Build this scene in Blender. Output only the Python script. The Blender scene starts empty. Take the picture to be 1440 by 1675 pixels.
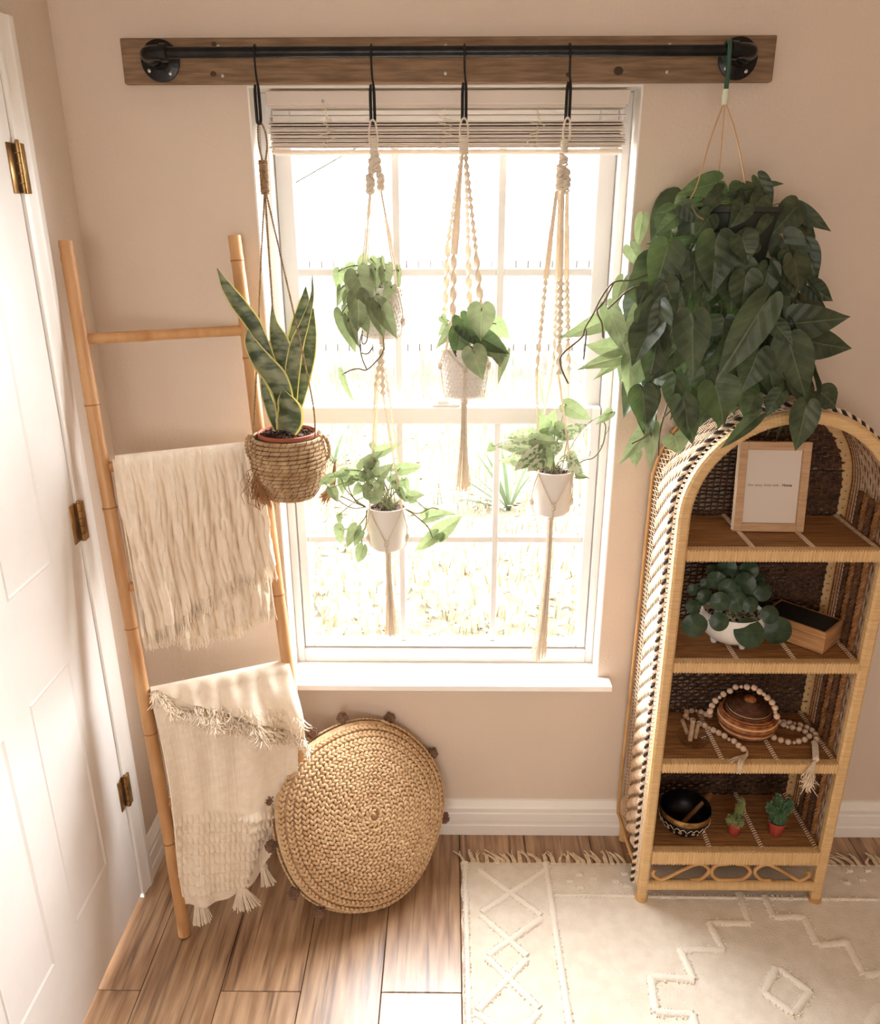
import bpy, bmesh, math, random
import numpy as np
from mathutils import Vector, Matrix
random.seed(7)
rng = np.random.default_rng(7)
SC = bpy.context.scene
COL = SC.collection
PI = math.pi

# ---------------------------------------------------------------- camera
F = 1318.0                      # focal length in pixels of the 1440 x 1675 frame
PITCH, YAW, ROLL, H = 0.358343, 0.011738, -0.001982, 1.78
CAM = np.array([0.0, -1.96842, H])
_f = np.array([-math.sin(YAW)*math.cos(PITCH), math.cos(YAW)*math.cos(PITCH), -math.sin(PITCH)])
_r = np.array([math.cos(YAW), math.sin(YAW), 0.0])
_u = np.cross(_r, _f)
_r2 = math.cos(ROLL)*_r + math.sin(ROLL)*_u
_u2 = -math.sin(ROLL)*_r + math.cos(ROLL)*_u
cam = bpy.data.cameras.new('camera')
cam_o = bpy.data.objects.new('camera', cam)
COL.objects.link(cam_o)
cam.sensor_fit = 'HORIZONTAL'
cam.sensor_width = 36.0
cam.lens = 36.0*F/1440.0
cam.clip_start = 0.05
cam.clip_end = 200
cam_o.matrix_world = Matrix(((_r2[0], _u2[0], -_f[0], CAM[0]), (_r2[1], _u2[1], -_f[1], CAM[1]),
                             (_r2[2], _u2[2], -_f[2], CAM[2]), (0, 0, 0, 1)))
SC.camera = cam_o

# ---------------------------------------------------------------- light
WORLD_STRENGTH = 32.0
FILL_ENERGY = 40.0
EXPOSURE = 0.0
w = bpy.data.worlds.new('sky')
SC.world = w
w.use_nodes = True
bg = w.node_tree.nodes['Background']
bg.inputs[0].default_value = (0.96, 0.98, 1.0, 1)
bg.inputs[1].default_value = WORLD_STRENGTH

def area(name, loc, rot, sx, sy, energy, col):
    l = bpy.data.lights.new(name, 'AREA')
    l.shape = 'RECTANGLE'
    l.size, l.size_y, l.energy, l.color = sx, sy, energy, col
    o = bpy.data.objects.new(name, l)
    COL.objects.link(o)
    o.location, o.rotation_euler = loc, rot
    return o
# added fill lamp behind the camera, for windows presumed there
area('rear_fill_light', (-0.35, -3.8, 1.45), (math.radians(94), 0, math.radians(4)), 1.6, 1.1, FILL_ENERGY, (1.0, 0.965, 0.92))
po = area('window_portal', (-0.011, 0.16, 1.30), (math.radians(-90), 0, 0), 0.86, 1.46, 1.0, (1, 1, 1))
po.data.cycles.is_portal = True

vs = SC.view_settings
vs.view_transform = 'Standard'
vs.look = 'None'
vs.gamma = 1.0
vs.use_curve_mapping = False
vs.exposure = EXPOSURE
SC.cycles.use_denoising = True
SC.cycles.max_bounces = 10
SC.cycles.diffuse_bounces = 6
SC.cycles.transparent_max_bounces = 16
SC.cycles.sample_clamp_indirect = 8.0

# ---------------------------------------------------------------- helpers
def ray(x, y):
    return _r2*((x-720)/F) - _u2*((y-837.5)/F) + _f
def at(x, y, Y=None, X=None, Z=None):
    """the point of the room that a pixel shows, on a plane of known depth"""
    d = ray(x, y)
    if Y is not None: t = (Y-CAM[1])/d[1]
    elif X is not None: t = (X-CAM[0])/d[0]
    else: t = (Z-CAM[2])/d[2]
    return CAM + t*d
def mm(p):
    """metres per pixel at a point"""
    return float(np.dot(np.asarray(p)-CAM, _f))/F
def nz(v):
    v = np.asarray(v, float)
    return v/max(1e-9, np.linalg.norm(v))
def lin(c):
    c = c/255.0
    return c/12.92 if c <= 0.04045 else ((c+0.055)/1.055)**2.4
def C(r, g, b):
    return (lin(r), lin(g), lin(b), 1.0)

def smooth(pts, n=8, closed=False):
    p = [np.asarray(q, float) for q in pts]
    if closed: p = [p[-1]]+p+[p[0], p[1]]
    else: p = [2*p[0]-p[1]]+p+[2*p[-1]-p[-2]]
    out = []
    for i in range(1, len(p)-2):
        for k in range(n):
            t = k/n
            out.append(0.5*((2*p[i])+(-p[i-1]+p[i+1])*t+(2*p[i-1]-5*p[i]+4*p[i+1]-p[i+2])*t*t+(-p[i-1]+3*p[i]-3*p[i+1]+p[i+2])*t**3))
    if not closed: out.append(p[-2])
    return np.array(out)
def resample(pts, step):
    p = np.asarray(pts, float)
    s = np.concatenate([[0], np.cumsum(np.linalg.norm(np.diff(p, axis=0), axis=1))])
    n = max(2, int(s[-1]/step)+1)
    q = np.linspace(0, s[-1], n)
    return np.stack([np.interp(q, s, p[:, i]) for i in range(3)], 1)
def frames(p, closed=False):
    p = np.asarray(p, float)
    t = np.gradient(p, axis=0)
    if closed:
        t = np.roll(p, -1, 0)-np.roll(p, 1, 0)
    t /= np.maximum(1e-9, np.linalg.norm(t, axis=1))[:, None]
    a = np.array([0, 0, 1.0]) if abs(t[0][2]) < 0.8 else np.array([1.0, 0, 0])
    n = nz(np.cross(t[0], a))
    N = []
    for i in range(len(p)):
        n = n - t[i]*np.dot(n, t[i])
        n = nz(n)
        N.append(n)
    N = np.array(N)
    return t, N, np.cross(t, N)

class MB:
    def __init__(s):
        s.v, s.f, s.m, s.n = [], [], [], 0
    def add(s, V, Fc, m=0):
        V = np.asarray(V, float).reshape(-1, 3)
        b = s.n
        s.v.append(V)
        s.n += len(V)
        for f in Fc:
            s.f.append(tuple(int(i)+b for i in f))
            s.m.append(m)
        return s
    def box(s, x0, x1, y0, y1, z0, z1, m=0):
        V = [(x, y, z) for x in (x0, x1) for y in (y0, y1) for z in (z0, z1)]
        return s.add(V, [(0, 1, 3, 2), (4, 6, 7, 5), (0, 4, 5, 1), (2, 3, 7, 6), (0, 2, 6, 4), (1, 5, 7, 3)], m)
    def obox(s, c, ax, ay, az, m=0):
        c, ax, ay, az = map(np.asarray, (c, ax, ay, az))
        V = [c+i*ax+j*ay+k*az for i in (-1, 1) for j in (-1, 1) for k in (-1, 1)]
        return s.add(V, [(0, 1, 3, 2), (4, 6, 7, 5), (0, 4, 5, 1), (2, 3, 7, 6), (0, 2, 6, 4), (1, 5, 7, 3)], m)
    def loft(s, R, closed=False, cap=True, m=0):
        """R: rings x points x 3"""
        R = np.asarray(R, float)
        k, n = R.shape[:2]
        Fc = []
        for i in range(k if closed else k-1):
            a, b = i*n, ((i+1) % k)*n
            for j in range(n):
                j2 = (j+1) % n
                Fc.append((a+j, a+j2, b+j2, b+j))
        if cap and not closed:
            Fc.append(tuple(range(n))[::-1])
            Fc.append(tuple((k-1)*n+j for j in range(n)))
        return s.add(R, Fc, m)
    def tube(s, pts, r, n=8, closed=False, cap=True, m=0, flat=1.0, twist=0.0):
        p = np.asarray(pts, float)
        t, N, B = frames(p, closed)
        k = len(p)
        r = np.broadcast_to(np.asarray(r, float), (k,))
        a = np.linspace(0, 2*PI, n, endpoint=False)
        ca, sa = np.cos(a), np.sin(a)*flat
        tw = np.linspace(0, twist, k)
        ct, st = np.cos(tw)[:, None], np.sin(tw)[:, None]
        x = ca[None]*ct - sa[None]*st
        y = ca[None]*st + sa[None]*ct
        R = p[:, None] + (N[:, None]*x[..., None] + B[:, None]*y[..., None])*r[:, None, None]
        return s.loft(R, closed, cap, m)
    def rope(s, pts, r, pitch=0.02, k=2, n=5, seg=8, mats=None, closed=False):
        p = resample(pts, pitch/seg)
        t, N, B = frames(p, closed)
        ph = np.arange(len(p))*2*PI/seg
        for j in range(k):
            a = ph+2*PI*j/k
            q = p + (N*np.cos(a)[:, None]+B*np.sin(a)[:, None])*r*0.5
            s.tube(q, r*0.56, n, m=(mats[j] if mats else 0), closed=closed)
        return s
    def lathe(s, prof, c=(0, 0, 0), n=32, m=0, cap=True):
        a = np.linspace(0, 2*PI, n, endpoint=False)
        c = np.asarray(c, float)
        R = [[(c[0]+r*math.cos(t), c[1]+r*math.sin(t), c[2]+z) for t in a] for r, z in prof]
        return s.loft(R, False, cap, m)
    def ball(s, c, r, nu=10, nv=6, m=0, jit=0.0, ax=None):
        c = np.asarray(c, float)
        r = np.broadcast_to(np.asarray(r, float), (3,))
        R = []
        for i in range(nv+1):
            ph = PI*i/nv
            sr, cz = max(math.sin(ph), 0.03), math.cos(ph)
            ring = []
            for j in range(nu):
                th = 2*PI*j/nu
                d = np.array([sr*math.cos(th)*r[0], sr*math.sin(th)*r[1], cz*r[2]])
                if jit: d = d*(1+jit*(random.random()-0.5)*2)
                if ax is not None: d = ax[0]*d[0]+ax[1]*d[1]+ax[2]*d[2]
                ring.append(c+d)
            R.append(ring[::-1])
        return s.loft(R, False, True, m)
    def grid(s, P, m=0):
        P = np.asarray(P, float)
        a, b = P.shape[:2]
        Fc = [(i*b+j, (i+1)*b+j, (i+1)*b+j+1, i*b+j+1) for i in range(a-1) for j in range(b-1)]
        return s.add(P, Fc, m)
    def prism(s, prof, p0, p1, ex, ez, m=0):
        """profile (a, b) swept from p0 to p1; a along ex, b along ez"""
        p0, p1, ex, ez = map(lambda q: np.asarray(q, float), (p0, p1, ex, ez))
        return s.loft([[p+ex*a+ez*b for a, b in prof] for p in (p0, p1)], False, True, m)

WL = {}
def _mesh(name, mb, mats, off, smooth_, bevel, bseg=1):
    V = np.concatenate(mb.v)-np.asarray(off)
    me = bpy.data.meshes.new(name)
    me.from_pydata(V.tolist(), [], mb.f)
    for mt in (mats if isinstance(mats, (list, tuple)) else [mats]):
        me.materials.append(mt)
    if max(mb.m) > 0:
        me.polygons.foreach_set('material_index', mb.m)
    bm = bmesh.new()
    bm.from_mesh(me)
    bmesh.ops.recalc_face_normals(bm, faces=bm.faces)
    if bevel:
        ed = [e for e in bm.edges if len(e.link_faces) == 2 and e.calc_face_angle(0) > 0.5]
        bmesh.ops.bevel(bm, geom=ed, offset=bevel, segments=bseg, affect='EDGES', clamp_overlap=True)
    bm.to_mesh(me)
    bm.free()
    if smooth_:
        me.polygons.foreach_set('use_smooth', [True]*len(me.polygons))
        if hasattr(me, 'set_sharp_from_angle'):
            me.set_sharp_from_angle(angle=math.radians(smooth_ if smooth_ > 1 else 50))
    me.update()
    return me
def tag(o, label=None, cat=None, group=None, kind=None):
    if label: o['label'] = label
    if cat: o['category'] = cat
    if group: o['group'] = group
    if kind: o['kind'] = kind
    return o
def obj(name, mb, mats, parent=None, loc=None, smooth=True, bevel=0, label=None, cat=None, group=None, kind=None, bseg=1):
    off = WL[parent] if parent is not None else (np.asarray(loc, float) if loc is not None else np.zeros(3))
    me = _mesh(name, mb, mats, off, smooth, bevel, bseg)
    o = bpy.data.objects.new(name, me)
    COL.objects.link(o)
    if parent is not None: o.parent = parent
    else: o.location = off
    WL[o] = off
    return tag(o, label, cat, group, kind)
def thing(name, loc, label, cat, group=None, kind=None):
    o = bpy.data.objects.new(name, None)
    o.empty_display_size = 0.05
    COL.objects.link(o)
    o.location = loc
    WL[o] = np.asarray(loc, float)
    return tag(o, label, cat, group, kind)
def inst(name, me, M, parent, label=None):
    """one more object on shared mesh data; M is its place in the room"""
    o = bpy.data.objects.new(name, me)
    COL.objects.link(o)
    o.parent = parent
    o.matrix_basis = Matrix.Translation(Vector(-WL[parent])) @ M
    if label: o['label'] = label
    return o

# ---------------------------------------------------------------- materials
def mat(name, c1, c2=None, rough=0.6, ns=8.0, st=(1, 1, 1), bump=0.0, bs=60.0, bst=(1, 1, 1), metal=0.0, spec=0.5,
        trans=0.0, tcol=None, sheen=0.0, detail=4.0, contrast=(0.35, 0.65), vary=0.0, sss=0.0):
    m = bpy.data.materials.new(name)
    m.use_nodes = True
    nt = m.node_tree
    b = nt.nodes['Principled BSDF']
    b.inputs['Base Color'].default_value = c1
    b.inputs['Roughness'].default_value = rough
    b.inputs['Metallic'].default_value = metal
    b.inputs['Specular IOR Level'].default_value = spec
    if sheen: b.inputs['Sheen Weight'].default_value = sheen
    tc = nt.nodes.new('ShaderNodeTexCoord')
    col = None
    if c2 is not None:
        mp = nt.nodes.new('ShaderNodeMapping')
        mp.inputs['Scale'].default_value = st
        nt.links.new(tc.outputs['Object'], mp.inputs['Vector'])
        no = nt.nodes.new('ShaderNodeTexNoise')
        no.inputs['Scale'].default_value = ns
        no.inputs['Detail'].default_value = detail
        vec = mp.outputs[0]
        if vary:
            oi = nt.nodes.new('ShaderNodeObjectInfo')
            mu = nt.nodes.new('ShaderNodeVectorMath'); mu.operation = 'SCALE'
            mu.inputs[0].default_value = (37.0, 53.0, 71.0)
            nt.links.new(oi.outputs['Random'], mu.inputs['Scale'])
            ad = nt.nodes.new('ShaderNodeVectorMath'); ad.operation = 'ADD'
            nt.links.new(vec, ad.inputs[0]); nt.links.new(mu.outputs[0], ad.inputs[1])
            vec = ad.outputs[0]
        nt.links.new(vec, no.inputs['Vector'])
        cr = nt.nodes.new('ShaderNodeValToRGB')
        cr.color_ramp.elements[0].position, cr.color_ramp.elements[1].position = contrast
        cr.color_ramp.elements[0].color, cr.color_ramp.elements[1].color = c1, c2
        nt.links.new(no.outputs['Fac'], cr.inputs['Fac'])
        col = cr.outputs['Color']
        if vary:
            hs = nt.nodes.new('ShaderNodeHueSaturation')
            mr = nt.nodes.new('ShaderNodeMapRange')
            mr.inputs['To Min'].default_value, mr.inputs['To Max'].default_value = 1-vary, 1+vary
            nt.links.new(oi.outputs['Random'], mr.inputs['Value'])
            nt.links.new(mr.outputs[0], hs.inputs['Value'])
            nt.links.new(col, hs.inputs['Color'])
            col = hs.outputs['Color']
        nt.links.new(col, b.inputs['Base Color'])
    if bump:
        mp2 = nt.nodes.new('ShaderNodeMapping')
        mp2.inputs['Scale'].default_value = bst
        nt.links.new(tc.outputs['Object'], mp2.inputs['Vector'])
        n2 = nt.nodes.new('ShaderNodeTexNoise')
        n2.inputs['Scale'].default_value = bs
        n2.inputs['Detail'].default_value = 3.0
        nt.links.new(mp2.outputs[0], n2.inputs['Vector'])
        bp = nt.nodes.new('ShaderNodeBump')
        bp.inputs['Strength'].default_value = bump
        bp.inputs['Distance'].default_value = 0.004
        nt.links.new(n2.outputs['Fac'], bp.inputs['Height'])
        nt.links.new(bp.outputs[0], b.inputs['Normal'])
    if trans:
        out = nt.nodes['Material Output']
        tr = nt.nodes.new('ShaderNodeBsdfTranslucent')
        tr.inputs['Color'].default_value = tcol or c1
        if col is not None and tcol is None: nt.links.new(col, tr.inputs['Color'])
        mx = nt.nodes.new('ShaderNodeMixShader')
        mx.inputs[0].default_value = trans
        nt.links.new(b.outputs[0], mx.inputs[1])
        nt.links.new(tr.outputs[0], mx.inputs[2])
        nt.links.new(mx.outputs[0], out.inputs['Surface'])
    return m

def leaf_mat(name, dark, light, vein, tcol, rough=0.4, trans=0.3, vfreq=26.0, vstr=0.5, blot=None, spec=0.45):
    """leaf blade: local x across, y from petiole (0) to tip (1)"""
    m = mat(name, dark, light, rough=rough, ns=3.0, vary=0.16, trans=trans, tcol=tcol, spec=spec)
    nt = m.node_tree
    b = nt.nodes['Principled BSDF']
    src = b.inputs['Base Color'].links[0].from_socket
    tc = nt.nodes.new('ShaderNodeTexCoord')
    sx = nt.nodes.new('ShaderNodeSeparateXYZ')
    nt.links.new(tc.outputs['Object'], sx.inputs[0])
    def M(op, a, bb=None):
        n = nt.nodes.new('ShaderNodeMath'); n.operation = op
        for i, q in enumerate((a, bb)):
            if q is None: continue
            if isinstance(q, (int, float)): n.inputs[i].default_value = q
            else: nt.links.new(q, n.inputs[i])
        return n.outputs[0]
    ax = M('ABSOLUTE', sx.outputs[0])
    mid = M('LESS_THAN', ax, 0.014)
    ph = M('SUBTRACT', sx.outputs[1], M('MULTIPLY', ax, 0.75))
    side = M('GREATER_THAN', M('SINE', M('MULTIPLY', ph, vfreq)), 0.93)
    fac = M('MULTIPLY', M('MAXIMUM', mid, M('MULTIPLY', side, 0.35)), vstr)
    mx = nt.nodes.new('ShaderNodeMix'); mx.data_type = 'RGBA'
    nt.links.new(fac, mx.inputs[0])
    nt.links.new(src, mx.inputs[6])
    mx.inputs[7].default_value = vein
    res = mx.outputs[2]
    if blot is not None:
        no = nt.nodes.new('ShaderNodeTexNoise')
        no.inputs['Scale'].default_value = 5.0
        oi = nt.nodes.new('ShaderNodeObjectInfo')
        ad = nt.nodes.new('ShaderNodeVectorMath'); ad.operation = 'ADD'
        mu = nt.nodes.new('ShaderNodeVectorMath'); mu.operation = 'SCALE'
        mu.inputs[0].default_value = (31, 17, 5)
        nt.links.new(oi.outputs['Random'], mu.inputs['Scale'])
        nt.links.new(tc.outputs['Object'], ad.inputs[0]); nt.links.new(mu.outputs[0], ad.inputs[1])
        nt.links.new(ad.outputs[0], no.inputs['Vector'])
        st = M('GREATER_THAN', no.outputs['Fac'], 0.48)
        m2 = nt.nodes.new('ShaderNodeMix'); m2.data_type = 'RGBA'
        nt.links.new(st, m2.inputs[0]); nt.links.new(res, m2.inputs[6]); m2.inputs[7].default_value = blot
        res = m2.outputs[2]
    nt.links.new(res, b.inputs['Base Color'])
    bp = nt.nodes.new('ShaderNodeBump')
    bp.inputs['Strength'].default_value = 0.10
    bp.inputs['Distance'].default_value = 0.006
    nt.links.new(M('SINE', M('MULTIPLY', ph, vfreq)), bp.inputs['Height'])
    nt.links.new(bp.outputs[0], b.inputs['Normal'])
    return m

def wall_mat(name, c, bump=0.35):
    return mat(name, c, tuple(q*0.94 for q in c[:3])+(1,), rough=0.85, ns=2.0, bump=bump, bs=130.0, spec=0.25)
M_WALL = wall_mat('beige_wall_paint', C(218, 201, 184))
M_CEIL = wall_mat('ceiling_paint', C(236, 230, 222))
M_WHITE = mat('white_trim_paint', C(240, 235, 228), rough=0.35, spec=0.4)
M_DOOR = mat('white_door_paint', C(242, 238, 234), C(236, 231, 226), rough=0.42, ns=5, bump=0.05, bs=20, bst=(8, 8, 1), spec=0.4)
M_VINYL = mat('white_vinyl', C(216, 212, 208), rough=0.35)
M_SILL = mat('white_sill', C(246, 244, 242), rough=0.3)
M_BLIND = mat('blind_slat_white', C(240, 230, 220), rough=0.45, trans=0.3, tcol=C(240, 228, 214))
M_BOARD = mat('brown_stained_board', C(104, 79, 56), C(144, 116, 88), rough=0.75, ns=9, st=(1.2, 14, 14), bump=0.3, bs=30, bst=(1.5, 14, 14), contrast=(0.3, 0.7))
M_PIPE = mat('black_iron', C(24, 22, 22), C(38, 35, 34), rough=0.32, ns=30, metal=0.6, bump=0.15, bs=140)
M_SCREW = mat('screw_steel', C(190, 186, 178), rough=0.35, metal=0.9)
M_BRASS = mat('antique_brass', C(186, 150, 98), C(138, 104, 62), rough=0.35, metal=0.85, ns=30)
M_BAMBOO = mat('bamboo', C(202, 156, 106), C(170, 118, 70), rough=0.42, ns=6, st=(5, 5, 0.8), bump=0.1, bs=50, bst=(6, 6, .5), contrast=(0.3, 0.72))
M_BAMBOO2 = mat('bamboo_node', C(150, 98, 52), rough=0.6)
M_CREAM = mat('cream_cotton', C(250, 236, 216), C(242, 226, 204), rough=0.95, ns=60, bump=0.25, bs=500, sheen=0.2, trans=0.12, tcol=C(240, 228, 208))
M_GAUZE = mat('cream_gauze', C(250, 235, 215), C(242, 224, 200), rough=0.95, ns=20, st=(4, 4, 1), bump=0.5, bs=60, bst=(6, 6, 0.7), sheen=0.2, trans=0.1, tcol=C(240, 228, 208))
M_COTTON = mat('macrame_cotton', C(242, 233, 218), C(232, 220, 202), rough=0.95, ns=80, bump=0.3, bs=700, trans=0.2, tcol=C(244, 226, 200))
M_JUTE = mat('jute_rope', C(172, 142, 104), C(128, 100, 68), rough=0.95, ns=120, bump=0.4, bs=600)
M_BRAID = mat('jute_braid', C(222, 190, 150), C(192, 154, 112), rough=0.9, ns=60, bump=0.5, bs=320, contrast=(0.3, 0.7))
M_POM = mat('brown_pompom', C(140, 102, 76), C(104, 74, 54), rough=1.0, ns=120, bump=0.6, bs=400, sheen=0.3)
M_FUR = mat('tan_fibre', C(186, 140, 94), C(146, 104, 66), rough=0.95, ns=40)
M_SEAG = mat('seagrass', C(196, 166, 128), C(150, 116, 82), rough=0.9, ns=40, bump=0.5, bs=200, contrast=(0.3, 0.7))
M_SEAGD = mat('seagrass_gap', C(74, 50, 34), rough=1.0)
M_TERRA = mat('terracotta', C(176, 96, 70), C(150, 78, 54), rough=0.8, ns=20)
M_TERRAD = mat('red_terracotta', C(168, 66, 46), C(140, 50, 34), rough=0.75, ns=30)
M_SOIL = mat('potting_soil', C(50, 34, 26), C(92, 66, 50), rough=1.0, ns=120, bump=1.0, bs=240)
M_POTW = mat('white_ceramic', C(232, 227, 220), rough=0.4)
M_RATTAN = mat('rattan_wrap', C(222, 188, 138), C(200, 160, 106), rough=0.55, ns=7, st=(3, 3, 40), bump=0.35, bs=8, bst=(3, 3, 60), contrast=(0.25, 0.75))
M_RATTANX = mat('rattan_wrap_cross', C(222, 188, 138), C(200, 160, 106), rough=0.55, ns=7, st=(40, 3, 3), bump=0.35, bs=8, bst=(60, 3, 3), contrast=(0.25, 0.75))
M_RAW = mat('rattan_pole', C(208, 164, 108), C(184, 136, 80), rough=0.5, ns=12)
M_WICK = mat('wicker_light', C(236, 214, 188), C(206, 172, 136), rough=0.75, ns=50)
M_WICKD = mat('wicker_dark', C(112, 76, 48), C(76, 48, 30), rough=0.85, ns=50)
M_WICKB = mat('shaded_wicker_back', C(92, 60, 36), C(58, 36, 22), rough=0.85, ns=40)  # darkened to put the shade inside the shelf into the colour
M_DARKC = mat('dark_cane', C(46, 30, 24), rough=0.7)
M_LIGHTC = mat('light_cane', C(232, 208, 180), rough=0.7)
M_SLAT = mat('shaded_shelf_cane', C(166, 116, 66), C(118, 76, 40), rough=0.5, ns=14, st=(1, 12, 12), vary=0.0, contrast=(0.3, 0.7))  # canes darkened as well, interior shade carried by their colour
M_RUG = mat('cream_rug', C(234, 224, 208), C(224, 212, 194), rough=1.0, ns=30, bump=0.6, bs=260, sheen=0.2)
M_TUFT = mat('rug_tuft', C(240, 231, 216), rough=1.0, bump=0.6, bs=300, sheen=0.3)
M_FRINGE = mat('rug_fringe', C(232, 214, 188), C(212, 190, 160), rough=1.0, ns=60)
M_OAK = mat('light_oak', C(206, 170, 132), C(188, 150, 112), rough=0.6, ns=8, st=(2, 2, 20))
M_OAKLIT = mat('lit_wood_edge', C(232, 208, 178), rough=0.6)  # window light on the frame's left edge, put into the colour
M_PAPER = mat('print_paper', C(226, 214, 202), rough=0.5)
M_INK = mat('grey_ink', C(96, 88, 84), rough=0.9)
M_INKD = mat('dark_ink', C(40, 36, 36), rough=0.9)
M_BOXW = mat('box_wood', C(206, 158, 108), C(172, 122, 76), rough=0.6, ns=6, st=(2, 2, 16), bump=0.1, bs=30)
M_BOXD = mat('box_dark_lid', C(26, 24, 24), C(38, 34, 32), rough=0.55, ns=50)
M_BEAD = mat('wood_bead', C(226, 198, 172), C(208, 174, 144), rough=0.6, ns=50)
M_COIL = mat('woven_coil', C(188, 116, 62), C(130, 74, 36), rough=0.6, ns=70, bump=0.5, bs=300)
M_COILD = mat('woven_coil_dark', C(112, 66, 36), C(80, 46, 26), rough=0.65, ns=60, bump=0.5, bs=300)
M_COILL = mat('woven_coil_light', C(226, 184, 132), rough=0.6)
M_BOWL = mat('black_bowl', C(18, 15, 15), rough=0.35, metal=0.4)
M_GOLD = mat('gold_rim', C(176, 134, 74), C(120, 88, 48), rough=0.35, metal=0.8, ns=60)
M_MALLET = mat('mallet_wood', C(136, 92, 50), C(96, 62, 34), rough=0.6, ns=30)
M_STICK = mat('incense_wood', C(196, 168, 138), C(150, 120, 92), rough=0.8, ns=40)
M_CACT = mat('cactus_green', C(62, 98, 58), C(40, 70, 42), rough=0.7, ns=60, bump=0.4, bs=300)
M_CACT2 = mat('cactus_yellow_green', C(120, 124, 66), C(74, 90, 44), rough=0.7, ns=90, bump=0.5, bs=300)
M_SPINE = mat('cactus_spine', C(214, 204, 170), rough=0.8)
M_STEM = mat('green_stem', C(128, 136, 84), C(106, 100, 62), rough=0.6, ns=20)
M_STEMB = mat('brown_stem', C(112, 92, 62), C(86, 84, 52), rough=0.6, ns=20)
M_GREENP = mat('green_plastic', C(36, 72, 58), rough=0.4)
M_PALEP = mat('pale_green_tape', C(206, 212, 186), rough=0.6)
M_WIRE = mat('tan_wire', C(190, 148, 100), rough=0.5)
M_POTD = mat('dark_nursery_pot', C(40, 46, 38), rough=0.6)
L_PHIL = leaf_mat('philodendron_leaf', C(48, 58, 42), C(76, 86, 62), C(118, 132, 102), C(100, 124, 66), trans=0.16, vstr=0.45, rough=0.42, spec=0.38)
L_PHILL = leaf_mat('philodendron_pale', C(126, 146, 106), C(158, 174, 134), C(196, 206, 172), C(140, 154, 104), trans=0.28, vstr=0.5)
L_MID = leaf_mat('heartleaf', C(112, 128, 94), C(148, 158, 122), C(184, 192, 156), C(128, 138, 96), trans=0.26, vstr=0.4)
L_POTH = leaf_mat('golden_pothos', C(122, 146, 108), C(164, 182, 138), C(198, 210, 166), C(140, 154, 106), trans=0.3, vstr=0.35)
L_VAR = leaf_mat('variegated_pothos', C(84, 116, 72), C(126, 150, 104), C(160, 176, 130), C(150, 160, 120), trans=0.26, vstr=0.3, blot=C(212, 218, 192))
L_PIL = leaf_mat('pilea_leaf', C(40, 58, 40), C(58, 80, 56), C(96, 118, 88), C(90, 120, 60), trans=0.12, vfreq=10, vstr=0.25)
M_SNAKE = mat('snake_leaf', C(64, 78, 52), C(138, 146, 112), rough=0.45, ns=22, st=(1, 1, 2.6), detail=5, contrast=(0.42, 0.6), trans=0.12, tcol=C(140, 150, 70))
M_SNAKEE = mat('snake_margin', C(226, 216, 150), C(210, 206, 140), rough=0.5, ns=20, trans=0.3, tcol=C(236, 226, 140))
M_LAWN = mat('dry_lawn', C(70, 62, 46), C(88, 78, 58), rough=1.0, ns=3, detail=8)
M_BLADE = mat('straw_blade', C(112, 102, 72), C(82, 84, 56), rough=1.0, ns=2, trans=0.2)
M_LITTER = mat('leaf_litter', C(128, 114, 86), C(82, 66, 48), rough=1.0, ns=9, contrast=(0.4, 0.6))
M_FENCE = mat('grey_fence_board', C(92, 85, 80), C(76, 69, 64), rough=0.9, ns=3, st=(6, 6, 0.6), vary=.25)
M_FROND = mat('frond', C(62, 74, 52), C(82, 90, 66), rough=0.7, ns=3, trans=0.3)
M_SIDING = mat('house_siding', C(232, 228, 222), rough=0.8)
M_SHING = mat('roof_grey', C(170, 166, 162), rough=0.9)

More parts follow.
